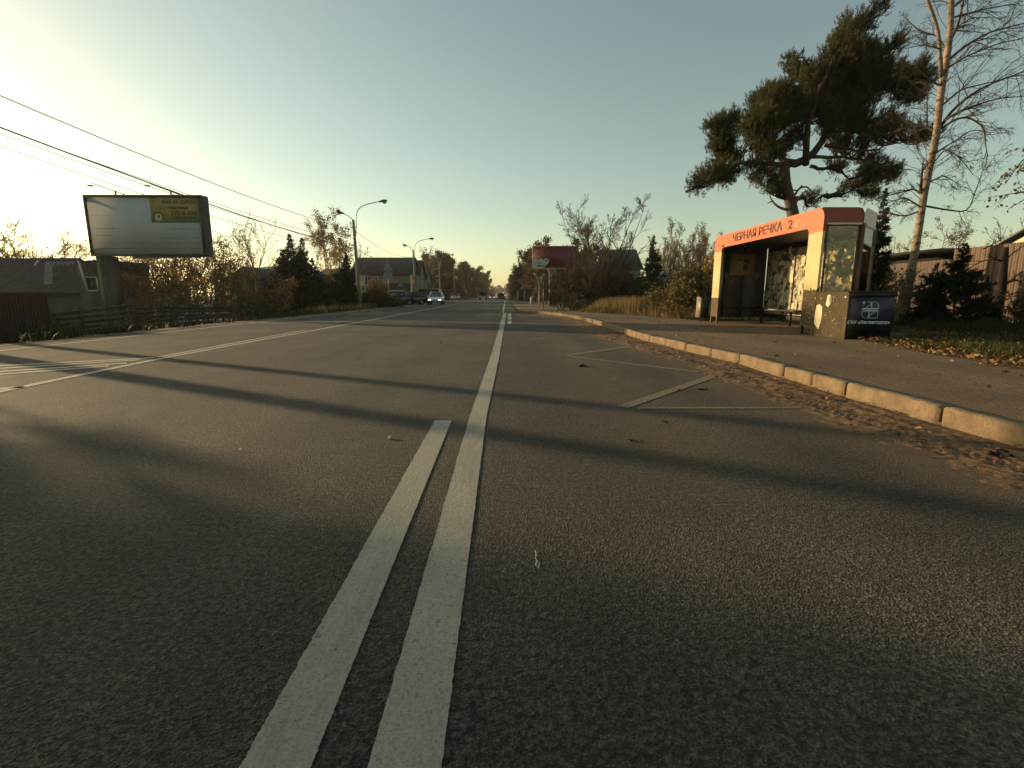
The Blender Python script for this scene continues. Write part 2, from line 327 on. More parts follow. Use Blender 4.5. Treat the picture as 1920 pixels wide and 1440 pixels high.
# kerb stones, each one its own
MK = M('kerb concrete', (.195, .138, .078), .9, .3, 6, .9, 45, dirt=(.12, .085, .048))
joints = [-2.1, -1.0, .05, 1.2, 2.45, 3.93, 5.08, 5.66, 6.31, 7.62, 8.46, 9.4, 10.4, 11.35, 12.3]
while joints[-1] < 29.0: joints.append(joints[-1] + 1.0)
joints[-1] = 29.6
rk = random.Random(5)
for i in range(len(joints) - 1):
    a, b = joints[i], joints[i + 1]; g_ = .03 if a < 9 else .010
    if abs(a - 3.93) < .01 or abs(b - 3.93) < .01: pass
    pa = np.array((kx(a), a)); pb = np.array((kx(b), b)); d = pb - pa; L = np.linalg.norm(d); d /= L; nrm = np.array((d[1], -d[0]))
    h = .165 + rk.uniform(-.006, .006); k = .013; dx = rk.uniform(-.008, .008)
    sect = [(0, -.1), (0, h - k), (k, h), (.145, h), (.145, -.1)]
    s0, s1 = g_ / 2, L - g_ / 2; bb = MB(); rings = []
    st = [(s0, .020), (s0 + .02, .006)] + [(s0 + .04 + (s1 - s0 - .08) * q / 18, 0) for q in range(19)] + [(s1 - .02, .006), (s1, .020)]
    V = []
    cz = rk.uniform(-.004, .004)
    for s_, c_ in st:
        chip_ = .012 * max(0, rk.random() - .72) / .28
        for (u, z) in sect:
            uu = min(max(u + dx, c_ + dx) + (chip_ if z > .1 and u < .03 else 0) + rk.uniform(-.0012, .0012), .145); zz = min(z, h - c_) + (.003 * math.sin(s_ * 7 + i)) + cz * s_ / L - (chip_ * .8 if z > .1 and u < .03 else 0)
            q = pa + d * s_ + nrm * uu; V.append((q[0], q[1], zz))
    Fq = []
    for j in range(len(st) - 1):
        for e in range(5):
            e2 = (e + 1) % 5; Fq.append((j*5+e, (j+1)*5+e, (j+1)*5+e2, j*5+e2))
    bb.add(V, Fq); bb.add(V, [[4, 3, 2, 1, 0], [5 * len(st) - 5 + q for q in range(5)]])
    NL = {2.45: 'kerb stone cut off by the right edge of the photo', 3.93: 'long kerb stone second from the right edge of the photo', 5.08: 'short kerb stone just left of the long second one', 5.66: 'short kerb stone left of the first short one, fourth from the right', 6.31: 'long kerb stone fifth from the right edge', 7.62: 'kerb stone sixth from the right edge of the photo', 8.46: 'kerb stone seventh from the right edge of the photo', 9.4: 'kerb stone eighth from the right edge of the photo', 10.4: 'kerb stone ninth from the right, second from the shadow band', 11.35: 'last sunlit kerb stone before the shadow band'}
    lab = NL.get(a, 'sandy concrete kerb stone in the row edging the bus bay' if a > 12 else 'kerb stone behind the right edge of the view')
    o = bb.build('kerb_stone', MK, org=Vector((pa[0], pa[1], 0)))
    tag(o, lab, 'kerb stone', 'kerb stones along the bus bay')

# ------------------------------------------------------------------ painted markings (sheets a few mm above the road)
def m_paint(name, c, wear=.5, under=(.06, .055, .045)):
    m, nt, p, out = nm(name); v = objc(nt)
    f = ramp(nt, noise(nt, 38, 6, .8, v), [(.5 - wear * .35 + .02, g1(1)), (.56 - wear * .1 + .12, g1(0))])
    f2 = ramp(nt, noise(nt, 120, 3, .7, v), [(.40 + wear * .2, g1(0)), (.60 + wear * .2, g1(.75))])
    cc = mixc(nt, ramp(nt, noise(nt, 2.2, 5, .6, v), [(.3, g1(0)), (.7, g1(.7))]), c, sc(c, .72))
    cc = mixc(nt, f2, cc, sc(c, .5)); mp = nt.nodes.new('ShaderNodeMapping'); mp.inputs['Scale'].default_value = (5, .7, 1); nt.links.new(v, mp.inputs[0])
    cc = mixc(nt, ramp(nt, noise(nt, 1.3, 6, .7, mp.outputs[0]), [(.52, g1(0)), (.68, g1(.55))]), cc, sc(c, .35))
    nt.links.new(mixc(nt, mth(nt, 'SUBTRACT', 1.0, f) if False else ramp(nt, noise(nt, 30, 7, .85, v), [(.62 - wear * .25, g1(0)), (.72 - wear * .22, g1(1))]), cc, under), p.inputs['Base Color'])
    p.inputs['Roughness'].default_value = .7; bump(nt, p, noise(nt, 70, 4, .6, v), .6, .006); return m
MW = m_paint('white road paint', (.43, .385, .29), .18); MWo = m_paint('worn white road paint', (.60, .53, .38), .25); MY = m_paint('worn yellow road paint', (.36, .27, .12), .85, (.10, .08, .05))
ZM = .004
def strip(name, pts, w, mt, z=ZM, jag=0.0):
    """a painted line through world points"""
    P = np.array([(p[0], p[1]) for p in pts], float); Q = [P[0]]
    for a, b in zip(P[:-1], P[1:]):
        n_ = max(1, int(np.linalg.norm(b - a) / .4)); Q += [a + (b - a) * (k + 1) / n_ for k in range(n_)]
    Q = np.array(Q); T = np.gradient(Q, axis=0); T /= np.linalg.norm(T, axis=1, keepdims=True); N = np.stack([-T[:, 1], T[:, 0]], 1)
    ww = np.interp(np.linspace(0, 1, len(Q)), np.linspace(0, 1, len(w)), w) if hasattr(w, '__len__') else np.full(len(Q), w)
    A = Q + N * ww[:, None] / 2; B = Q - N * ww[:, None] / 2
    if jag: A += r2.normal(0, jag, A.shape); B += r2.normal(0, jag, B.shape)
    n_ = len(Q); V = np.concatenate([np.c_[A, np.full(n_, z)], np.c_[B, np.full(n_, z)]])
    o = MB().add(V, [(i, i + 1, n_ + i + 1, n_ + i) for i in range(n_ - 1)]).build(name, mt); return tag(o, kind='structure')
def quadline(name, L, R, mt, z=ZM):
    """a painted line between its surveyed left and right edges"""
    def dens(E):
        E = [pz(x, y)[:2] for x, y in E]; s = np.linspace(0, 1, 420); t = np.linspace(0, 1, len(E)); E = np.array(E)
        d = np.r_[0, np.cumsum(np.linalg.norm(np.diff(E, axis=0), axis=1))]; d /= d[-1]
        return np.c_[np.interp(s ** 1.6, d, E[:, 0]), np.interp(s ** 1.6, d, E[:, 1])]
    A, B = dens(L), dens(R); n_ = len(A); jx = np.convolve(r2.normal(0, 1, n_), np.ones(3) / 3, 'same'); A[:, 0] += jx * .0022; B[:, 0] += r2.normal(0, .0009, n_)
    V = np.concatenate([np.c_[A, np.full(n_, z)], np.c_[B, np.full(n_, z)]])
    return tag(MB().add(V, [(n_ + i, n_ + i + 1, i + 1, i) for i in range(n_ - 1)]).build(name, mt), kind='structure')
quadline('road_line', [(410, 1500), (450, 1440), (815, 789)], [(560, 1490), (583, 1440), (847, 789)], MW)
quadline('road_line', [(672, 1500), (690, 1440), (880, 783), (920, 668), (944, 587)], [(822, 1500), (828, 1440), (912, 783), (936.5, 668), (949.5, 587)], MW)
strip('road_line', [(-.10, pz(946, 587)[1]), (-.06, 45), (0.0, 80), (0.0, 300)], .13, MWo)
for x0_, x1_, y0, y1 in ((952, 959, 607, 601), (952, 959, 599, 593.5), (952.5, 958.5, 592, 588)):
    tag(MB().poly([pz(x0_, y0, ZM), pz(x1_, y0, ZM), pz(x1_ - .5, y1, ZM), pz(x0_ + .3, y1, ZM)]).build('road_line', MWo), kind='structure')
# line between the two directions, and its hatched areas
strip('road_line', [(-5.0, -7), (-5.1, 0), pz(-200, 776), pz(0, 734.5), pz(150, 703.5), pz(299, 673), pz(440, 646.5), pz(583, 620.5), pz(700, 599), pz(780, 584), pz(860, 569.5), (-5.6, 220)], .13, MWo)
strip('road_line', [pz(299, 669.5), pz(440, 643), pz(575, 618.5)], .10, MWo)
for a, b in (((-260, 700), (290, 671)), ((-260, 707), (262, 675)), ((-260, 715), (238, 681)), ((-260, 722), (205, 686.5)), ((-50, 733), (45, 726)), ((415, 604.5), (668, 602.5)), ((430, 606.5), (640, 605)), ((655, 590), (770, 588)), ((650, 584), (700, 582)), ((800, 571), (905, 570)), ((840, 575), (880, 574.5))):
    strip('road_line', [pz(*a), pz(*b)], (.15 if a[1] > 650 else .2), MWo)
strip('road_line', [(-9.75, -4), (-9.72, 12), (-9.9, 20), (-10.0, 40), (-10.0, 90)], .11, MWo)
# yellow zigzag of the bus stop
for a, b, w in (((1166, 764), (1342, 704), .13), ((1195, 765), (1492, 765), .075), ((1342, 705), (1445, 746), .05), ((1062, 666.5), (1208, 646.5), .14), ((1066, 668), (1312, 698), .10), ((1125, 642), (1200, 648), .09), ((990, 637), (1062, 631), .09)):
    strip('road_marking', [pz(*a), pz(*b)], w, MY, jag=.002)
pts = [pz(1003, 1033), pz(1005, 1040), pz(1004, 1048), pz(1007, 1054), pz(1004, 1060), pz(1009, 1067), pz(1011, 1058)]
strip('chalk_mark', pts, .006, MWo)
# ------------------------------------------------------------------ bus shelter
XF = 7.1; YN, YF = 11.45, 17.28; ZP = .15; ZT = 2.98
def arc(cx, cy, r, a0, a1, n=7): return [(cx + r * math.cos(math.radians(a0 + (a1 - a0) * i / n)), cy + r * math.sin(math.radians(a0 + (a1 - a0) * i / n))) for i in range(n + 1)]
MOR = M('orange enamel', (.60, .135, .045), .45, .10, 1.3, .15, 60, dirt=(.42, .12, .05))
MDR = M('dark metal', (.030, .028, .025), .6, .3, 3, .2, 40)
MRB = M('brown frame', (.11, .045, .02), .5, .3, 4)
def m_peel(name, paint, under, zb, soft=.10, chip=.6, grain=7.0, extra=None):
    """paint that has flaked off below a height"""
    m, nt, p, out = nm(name); v = objc(nt); sx = nt.nodes.new('ShaderNodeSeparateXYZ'); nt.links.new(v, sx.inputs[0])
    n1 = noise(nt, grain, 7, .72, v, .4); z = mth(nt, 'ADD', sx.outputs['Z'], mth(nt, 'MULTIPLY', n1, soft))
    f = ramp(nt, mth(nt, 'SUBTRACT', z, zb - .5), [(.5 + soft * .5, g1(0)), (.515 + soft * .5, g1(1))])
    fl = ramp(nt, noise(nt, grain * 1.9, 8, .8, v, .2), [(chip, g1(0)), (chip + .015, g1(1))])
    pc = mixc(nt, ramp(nt, noise(nt, 5, 6, .7, v), [(.3, g1(0)), (.75, g1(1))]), paint, sc(paint, .72))
    pc = mixc(nt, ramp(nt, noise(nt, 26, 5, .75, v), [(.60, g1(0)), (.68, g1(.75))]), pc, sc(paint, .42))
    uc = mixc(nt, ramp(nt, noise(nt, 9, 6, .7, v), [(.3, g1(0)), (.75, g1(1))]), under, sc(under, 1.9))
    c = mixc(nt, mth(nt, 'MAXIMUM', f, fl), uc, pc); nt.links.new(c, p.inputs['Base Color']); p.inputs['Roughness'].default_value = .8; p.inputs['Specular IOR Level'].default_value = .15
    bump(nt, p, mth(nt, 'MAXIMUM', f, fl), .4, .004); return m
MCR = m_peel('cream paint near post', (.62, .52, .28), (.050, .038, .020), 1.02, .30, .59)
MCF = m_peel('cream paint far post', (.62, .52, .28), (.075, .055, .035), .82, .02, .78)
MPN = m_peel('chipped grey panel', (.60, .52, .30), (.050, .038, .020), 9.0, .1, .625, 4.5)
MCX = M('pale plastic', (.70, .60, .52), .6, .15, 3)
MWL = M('inner wall sheet', (.075, .075, .085), .55, .25, 2.0, .2, 20)
MBL = M('navy board', (.022, .026, .042), .35, .2, 2, dirt=(.03, .03, .04)); MBK = M('black sheet', (.008, .008, .009), .5, .3, 3)
MLT = M('white lettering', (.62, .63, .60), .6, .15, 20); MBR = M('brown lettering', (.10, .035, .016), .6, .15, 20)
MGP = glass('smeared pane', (.86, .84, .72), .05, smear=-.35, smearc=(.50, .44, .27)); MGC = glass('clear pane', (.86, .88, .80), .03)
MGB = glass('poster scraped pane', (.5, .5, .42), .10, smear=.6, smearc=(.58, .51, .33))
MRU = M('rough metal', (.10, .085, .07), .7, .35, 6, .3, 30)

bs = thing('bus_shelter', 'orange and cream bus shelter lettered ЧЕРНАЯ РЕЧКА 2 on the pavement', 'bus shelter', (XF, (YN + YF) / 2, ZP))
# orange fascia with rounded outer and inner corners
zc = 2.47; zo = 2.58; yi0, yi1 = 11.97, 16.73
P = [(YN, zc)] + [(YN, 2.8)] + arc(YN + .24, ZT - .24, .24, 180, 90) + arc(YF - .24, ZT - .24, .24, 90, 0) + [(YF, zc), (yi1, zc - .03)] + arc(yi1 - .12, zo - .12, .12, 0, 90) + arc(yi0 + .12, zo - .12, .12, 90, 180) + [(yi0, zc - .03)]
# removed doubled start so the outline closes cleanly
def yz(Pl, x): return [(x, a, b) for a, b in Pl]
fa = MB().extrude(yz(P, XF - .03), (.06, 0, 0)).build('fascia', MOR, bs)
lt = text_mesh('lettering', 'ЧЕРНАЯ РЕЧКА', .30, MBR, bs, (XF - .036, 15.95, 2.69), (0, -1, 0), (0, 0, 1), width=2.80, bold=.007)
lt2 = text_mesh('lettering', '2', .31, MBR, bs, (XF - .036, 12.88, 2.675), (0, -1, 0), (0, 0, 1), width=.19, bold=.008)
text_mesh('sticker', 'Пиво', .075, MBR, bs, (XF - .036, 16.72, 2.60), (0, -1, 0), (0, 0, 1))
MST = M('pale sticker', (.62, .55, .36), .7, .2, 20)
for y, z, w, h, r_ in ((12.50, 2.70, .12, .025, .1), (12.49, 2.755, .13, .03, -.05), (12.40, 2.80, .05, .02, 0), (12.19, 2.66, .025, .09, 0), (11.62, 2.86, .022, .05, 0), (17.05, 2.60, .03, .07, .2)):
    MB().box((XF - .033, y, z), (.006, w, h), rx=r_).build('sticker', MST, bs)
# posts with notched feet
def post(y0, y1, mt, yf0, yf1):
    Pp = [(y0, ZP), (y0, zc - .002), (y1, zc - .002), (y1, ZP), (y1 - .07, ZP), (y1 - .07, ZP + .2), (y0 + .07, ZP + .2), (y0 + .07, ZP)]
    return MB().extrude(yz(Pp[::-1], XF - .028), (.056, 0, 0)).build('post', mt, bs)
post(YN, yi0, MCR, 0, 0); post(yi1, YF - .005, MCF, 0, 0)
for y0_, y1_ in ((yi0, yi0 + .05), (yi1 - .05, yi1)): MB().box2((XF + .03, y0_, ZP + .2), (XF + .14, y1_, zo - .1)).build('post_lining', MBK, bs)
# plan of the shelter: front, near end, chamfers, back
XB = 8.86; c0 = (7.95, YN); c1 = (XB, 12.32)
plan_o = [(XF + .03, YN), c0, c1, (XB, YF), (XF + .03, YF)]
# roof: rounded dark edge at the near end, flat top
rf = MB(); pr = [(7.0, 0)]
def ring(zv, ins):
    c = np.array([8.0, 14.4]); return [tuple(np.array(p) + (c - np.array(p)) / np.linalg.norm(c - np.array(p)) * ins) + (zv,) for p in plan_o]
rings = [ring(2.64, .04), ring(2.84, .04), ring(2.90, .08), ring(2.945, .16)]
n_ = len(plan_o); Vr = [q for r_ in rings for q in r_]
rf.add(Vr, [(k*n_+i, k*n_+(i+1) % n_, (k+1)*n_+(i+1) % n_, (k+1)*n_+i) for k in range(3) for i in range(n_ - 1)]); rf.add(Vr, [[3*n_+i for i in range(n_)], [i for i in range(n_)][::-1]])
rf.build('roof', MDR, bs)
# outward skins of the roof band
eb = MB(); eb.poly([(XF - .028, YN - .012, 2.63), (c0[0], YN - .012, 2.63), (c0[0], YN - .012, 2.86), (c0[0] - .02, YN + .02, 2.95), (c0[0] - .06, YN + .08, 2.98), (XF - .028, YN + .10, 2.985), (XF - .028, YN + .02, 2.93), (XF - .028, YN - .012, 2.80)])
eb.poly([(XF + .035, YN + .08, 2.98), (c0[0] - .06, YN + .08, 2.98), (c0[0] - .2, YF - .4, 2.975), (XF + .035, YF - .05, 2.975)]); eb.build('end_fascia', M('shade-toned red enamel', (.27, .048, .016), .45, .15, 2), bs)  # fascia enamel with the shade of the unlit end put into its colour
d_ = np.array(c1) - np.array(c0); d_ = d_ / np.linalg.norm(d_); o_ = np.array((d_[1], -d_[0])) * .012
A_ = np.array(c0) + o_; B_ = np.array(c1) + o_
MB().poly([(*A_, 2.63), (*B_, 2.63), (*B_, 2.98), (*(A_ + d_ * .18), 2.98), (*(A_ + d_ * .03), 2.86)]).build('corner_fascia', MCX, bs)
MB().bar((XF + .05, YN - .02, 2.615), (c0[0], YN - .02, 2.615), .03, .04).bar((*A_, 2.615), (*B_, 2.615), .03, .04).build('trim_strip', MCX, bs)
# glazing of the near end
def pane(a, b, z0, z1, mt, name='window_pane', th=.008, frame=.03, fm=None):
    a = np.array(a, float); b = np.array(b, float); d = (b - a) / np.linalg.norm(b - a); nn = np.array((d[1], -d[0])) * th
    a2 = a + d * frame; b2 = b - d * frame
    o = MB().extrude([(*a2, z0 + frame), (*b2, z0 + frame), (*b2, z1 - frame), (*a2, z1 - frame)], (*nn, 0)).build(name, mt, bs)
    f_ = MB()
    for z in (z0 + frame / 2, z1 - frame / 2): f_.bar((*a, z), (*b, z), .035, frame)
    for q in (a + d * frame / 2, b - d * frame / 2): f_.bar((*q, z0), (*q, z1), frame, .035)
    f_.build('window_frame', fm or MRB, bs); return o
pane((XF + .06, YN), (c0[0] - .06, YN), 1.08, 2.60, MGP)
pane((c0[0] + .04, YN + .04), c1, 1.08, 2.60, MGC, fm=MCX)
pane((XF + .06, YN + .02), (c0[0] - .06, YN + .02), .2, 1.04, MWL, th=.02)
MB().bar((c0[0], YN, ZP), (c0[0], YN, 2.63), .075, .085).build('corner_post', MRB, bs)
MB().bar((*c1, ZP), (*c1, 2.63), .06).build('corner_post', MRU, bs)
MB().poly([(c0[0] + .03, YN + .05, .2), (c1[0], c1[1], .2), (c1[0], c1[1], 1.06), (c0[0] + .03, YN + .05, 1.06)]).build('lower_panel', MWL, bs)
# back wall: glass in three bays, far end wall of sheet metal
yb = [12.36, 13.95, 15.55, 17.2]
pane((XB, yb[0]), (XB, yb[1]), .42, 2.5, MGB, fm=MDR); pane((XB, yb[1]), (XB, yb[2]), .42, 2.5, MGB, fm=MDR); pane((XB, yb[2]), (XB, yb[3]), .42, 2.5, MGB, fm=MDR)
MB().box2((XB - .02, 12.36, 2.5), (XB + .02, 17.2, 2.62)).build('back_rail', MDR, bs); MB().box2((XB - .02, 12.36, .30), (XB + .02, 17.2, .42)).build('back_rail', MDR, bs)
ew = MB().box2((XF + .05, YF - .06, .32), (8.06, YF - .03, 2.62)).build('end_wall', MWL, bs); MB().box2((8.09, YF - .06, .32), (XB - .03, YF - .03, 2.62)).build('end_wall', MWL, bs)
MB().box2((8.06, YF - .075, .3), (8.09, YF - .02, 2.62)).box2((XF + .05, YF - .07, .62), (8.8, YF - .062, .66)).build('wall_seam', MBK, bs)
sg = MB().box2((7.60, YF - .10, 1.72), (8.42, YF - .062, 2.42)).build('notice_board', m_peel('faded notice', (.30, .23, .10), (.03, .025, .02), 0, .05, .55, 4), bs)
rp_ = random.Random(6)
for k in range(9):
    x = rp_.uniform(7.66, 8.2); z = rp_.uniform(1.78, 2.3); w = rp_.uniform(.06, .2); h = rp_.uniform(.02, .09); yq = YF - .104 - k * .0005
    MB().poly([(x, yq, z), (x + w, yq, z + rp_.uniform(-.03, .03)), (x + w * .9, yq, z + h), (x + w * .3, yq, z + h * 1.3)]).build('faded_print', MDR, bs)
rp_ = random.Random(2); MTP = M('torn paper', (.14, .13, .11), .8, .3, 30)
for k in range(14):
    x = rp_.uniform(7.2, 8.65); z = rp_.uniform(1.42, 1.72); w = rp_.uniform(.04, .13); h = rp_.uniform(.05, .2); yq = YF - .065 - k * .00012
    MB().poly([(x, yq, z), (x + w, yq, z - rp_.uniform(0, .05)), (x + w * .8, yq, z + h), (x + w * .1, yq, z + h * .9)]).build('torn_paper', MTP, bs)
# scraps of posters on the back panes
MPO = M('torn poster', (.60, .53, .34), .85, .45, 14)
for k in range(70):
    y = rp_.uniform(12.4, 16.9); z = rp_.uniform(1.15, 2.35) if k < 60 else rp_.uniform(.6, 1.3); w = rp_.uniform(.05, .26); h = rp_.uniform(.06, .3); xq = XB - .022 - k * .0001
    a = [rp_.uniform(-.03, .03) for _ in range(8)]
    MB().poly([(xq, y + a[0], z + a[1]), (xq, y + a[2], z + h + a[3]), (xq, y + w * .5, z + h * 1.1), (xq, y + w + a[4], z + h + a[5]), (xq, y + w + a[6], z + a[7])]).build('torn_poster', MPO, bs)
MTR = leafmat('sunlit poster scrap', [(.50, .45, .27), (.40, .36, .24), (.55, .48, .25)], .6)
for k in range(22):
    x = rp_.uniform(7.2, 7.72); z = rp_.uniform(1.45, 2.02); w = rp_.uniform(.06, .2); h = rp_.uniform(.06, .24); yq = YN + .012 + k * .0004; a = [rp_.uniform(-.03, .03) for _ in range(8)]
    MB().poly([(x + a[0], yq, z + a[1]), (x + w + a[2], yq, z + a[3]), (x + w + a[4], yq, z + h + a[5]), (x + w * .4, yq, z + h * 1.15), (x + a[6], yq, z + h + a[7])]).build('torn_poster', MTR, bs)
# bench and its strut
MB().box2((8.3, 12.4, .58), (8.68, 17.1, .62)).build('bench', MDR, bs)
MB().bar((7.9, 11.7, .30), (8.5, 13.9, .6), .04).build('bench_strut', MBK, bs)
for yq in (13.2, 14.9, 16.6): MB().bar((8.5, yq, .15), (8.5, yq, .58), .05).build('bench_leg', MBK, bs)
MBO = M('pale board', (.3, .2, .13), .8, .3, 9)
for ya, yb9 in ((15.3, 15.8), (14.3, 14.55)): MB().box2((8.27, ya, .60), (8.5, yb9, .634)).build('bench_board', MBO, bs)
MB().extrude([(p[0], p[1], 2.60) for p in (np.array(plan_o) * .97 + np.array([8.0, 14.4]) * .03)], (0, 0, .03)).build('ceiling', MBK, bs)

# ------------------------------------------------------------------ cabinet beside the shelter: chipped front sheet and navy board
cb = thing('sign_cabinet', 'low black cabinet with navy board reading ГКУ «Ленавтодор» at the shelter end', 'cabinet', (7.6, 10.9, ZP))
YC = 10.36; zt = 1.12
Pq = [(YC, ZP)] + [(YN - .004, ZP), (YN - .004, zt + .01)] + arc(YC + .07, zt - .06, .07, 90, 180, 5)
MB().extrude(yz(Pq[::-1], XF - .02), (.02, 0, 0)).build('front_panel', MPN, cb)
text_mesh('lettering', 'ПТ', .17, M('grey scrawl', (.22, .2, .16), .8), cb, (XF - .026, 10.98, .90), (0, -1, 0), (0, 0, 1), width=.2)
hv = MB(); hv.poly([(XF - .024, y, z) for y, z in [(11.33, .35), (11.43, .42), (11.44, .62), (11.40, .83), (11.30, .86), (11.2, .80), (11.17, .62), (11.2, .45), (11.26, .30)]][::-1])
hv.poly([(XF - .024, y, z) for y, z in [(11.08, .84), (11.05, 1.06), (10.95, 1.07), (10.93, .88), (10.99, .80)]]); hv.poly([(XF - .024, y, z) for y, z in [(10.48, 1.0), (10.48, 1.04), (10.44, 1.04), (10.44, 1.0)]])
hv.build('bare_patch', M('old cream paint', (.60, .53, .36), .7, .12, 8), cb)
MB().box2((XF, YC + .012, ZP), (8.05, YN - .06, 1.10)).build('body', MBK, cb)
MB().box2((XF - .015, YC - .02, 1.10), (8.08, YN - .05, 1.135)).box2((XF, YC - .018, 1.02), (8.07, YC + .01, 1.10)).build('lid', MBK, cb)
MB().box2((XF + .03, YC - .012, .36), (8.02, YC + .012, 1.015)).build('board', MBL, cb)
yy_ = YC - .014
text_mesh('lettering', 'ГКУ «Ленавтодор»', .085, MLT, cb, (7.11, yy_ - .002, .475), (1, 0, 0), (0, 0, 1), width=.88, ext=.002, bold=.003)
# emblem: rounded frame, two carriageways, two sweeping ramps
em = MB(); ex, ez, r0 = 7.545, .755, .165
def ln(pts, w):
    for a, b in zip(pts[:-1], pts[1:]): em.bar((ex + a[0] * r0, yy_, ez + a[1] * r0), (ex + b[0] * r0, yy_, ez + b[1] * r0), w, .004) if False else em.add(*_seg(a, b, w))
def _seg(a, b, w):
    a = np.array((ex + a[0] * r0, ez + a[1] * r0)); b = np.array((ex + b[0] * r0, ez + b[1] * r0)); d = (b - a) / (np.linalg.norm(b - a) + 1e-9); n = np.array((-d[1], d[0])) * w / 2
    q = [a - n, b - n, b + n, a + n]; return [(k[0], yy_ - .002, k[1]) for k in q], [(0, 1, 2, 3)]
ln([(-.45, 1.0)] + arc(.45, .45, .55, 90, 0) + [(1.0, .15)], .008); ln([(-1.0, -.15)] + arc(-.45, -.45, .55, 180, 270) + [(1.0, -1.0), (1.0, -.2)], .008)
em.box((ex, yy_, ez + .022), (r0 * 2.02, .005, .026)); em.box((ex, yy_, ez - .018), (r0 * 2.02, .005, .026))
for s in (1, -1):
    cv = [(-.75, .22), (-.45, .34), (-.15, .58), (.10, .98)]; ln([(a * s, b * s) for a, b in cv], .010); ln([(a * s, b * s) for a, b in [(.12, 1.02), (.13, .22)]], .016); ln([(a * s, b * s) for a, b in [(.04, .85), (-.02, .4)]], .006)
em.box((ex - .15, yy_, ez + .145), (.055, .005, .04)); em.box((ex - .15, yy_, ez + .085), (.008, .005, .03)); em.box((ex - .15, yy_, ez + .172), (.02, .005, .014))
em.build('emblem', MLT, cb)

# litter bin just beyond the shelter
pb = pz(1322, 598, .14); bx_, by_ = 7.0, 17.75
lb = thing('litter_bin', 'grey metal litter bin at the far end of the shelter', 'litter bin', (bx_, by_, .12))
c_ = MB().box((bx_, by_ + .02, .62), (.26, .38, .62), rx=.06); c_.build('bin_body', MDR, lb)
MB().box((bx_ - .16, by_ + .02, .64), (.02, .42, .72), rx=.06).build('side_plate', M('galvanised sheet', (.22, .19, .14), .5, .2, 5, metal=.2), lb)
MB().bar((bx_ - .1, by_ - .1, .1), (bx_ - .1, by_ - .1, .35), .03).bar((bx_ + .1, by_ + .1, .1), (bx_ + .1, by_ + .1, .35), .03).box((bx_, by_, .28), (.34, .4, .03)).build('bin_stand', MBK, lb)
# ------------------------------------------------------------------ vegetation
def unit(v): return v / (np.linalg.norm(v, axis=-1, keepdims=True) + 1e-9)
def path(st, d, L, n, wander, up, g):
    """B curved branches grown from start points"""
    B = len(st); P = np.empty((B, n, 3)); P[:, 0] = st; d = unit(np.array(d, float)); L = np.broadcast_to(L, (B,))
    for i in range(1, n):
        d = unit(d + g.normal(0, wander, (B, 3)) + np.array([0, 0, 1.]) * up); P[:, i] = P[:, i-1] + d * (L / (n - 1))[:, None]
    return P
def kidsof(g, P, R, m, t0, t1, ang, lenr, n=5, wander=.15, up=.05, rr=.6, asd=.2, tl=.5, minr=.003, absL=None):
    B, n0, _ = P.shape; idx = np.repeat(np.arange(B), m); N = len(idx); t = g.uniform(t0, t1, N); f = t * (n0 - 1); i = np.minimum(f.astype(int), n0 - 2); w = (f - i)[:, None]
    pos = P[idx, i] * (1 - w) + P[idx, i+1] * w; tan = unit(P[idx, i+1] - P[idx, i])
    perp = unit(np.cross(tan, g.normal(size=(N, 3)))); a = g.normal(ang, asd, N)[:, None]; d = np.cos(a) * tan + np.sin(a) * perp
    Lp = np.linalg.norm(np.diff(P, axis=1), axis=2).sum(1)[idx]; L = (Lp if absL is None else absL) * lenr * (1 - t * tl) * g.uniform(.6, 1.25, N)
    r = (R[idx, i] * (1 - w[:, 0]) + R[idx, i+1] * w[:, 0]) * rr; r = np.maximum(r, minr)
    C = path(pos, d, L, n, wander, up, g); return C, r[:, None] * np.linspace(1, .35, n)[None]
def quads(mb, c, size, g, asp=.6, flat=0.0, m=0):
    """leaf quads with random orientation"""
    N = len(c); u = unit(g.normal(size=(N, 3)) * np.array([1, 1, 1 - flat])); v = unit(np.cross(u, g.normal(size=(N, 3)))); s = (size * g.uniform(.6, 1.3, N))[:, None]
    u = u * s; v = v * s * asp
    V = np.stack([c - u * .5, c + v * .5 - u * .05, c + u * .5, c - v * .5 - u * .05], 1).reshape(-1, 3); mb.add(V, np.arange(N * 4).reshape(N, 4), m)
def needles(mb, c, d, size, g, k=10, w=.09, spread=.75, m=0):
    """tufts: k thin blades round each direction"""
    N = len(c); c2 = np.repeat(c, k, 0); d2 = unit(np.repeat(d, k, 0) + g.normal(0, spread * .6, (N * k, 3))); s = size * g.uniform(.6, 1.2, (N * k, 1))
    c2 = c2 + np.repeat(d, k, 0) * g.uniform(-.5, .35, (N * k, 1)) * size; sd = unit(np.cross(d2, g.normal(size=(N * k, 3)))) * s * w
    V = np.stack([c2 - sd, c2 + sd, c2 + d2 * s], 1).reshape(-1, 3); mb.add(V, np.arange(N * k * 3).reshape(-1, 3), m)
def spline(pts, n):
    P = np.array(pts, float); d = np.r_[0, np.cumsum(np.linalg.norm(np.diff(P, axis=0), axis=1))]; t = np.linspace(0, d[-1], n); out = []
    Q = np.stack([np.interp(t, d, P[:, k]) for k in range(P.shape[1])], 1)
    for _ in range(2): Q[1:-1] = Q[1:-1] * .5 + (Q[:-2] + Q[2:]) * .25
    return Q

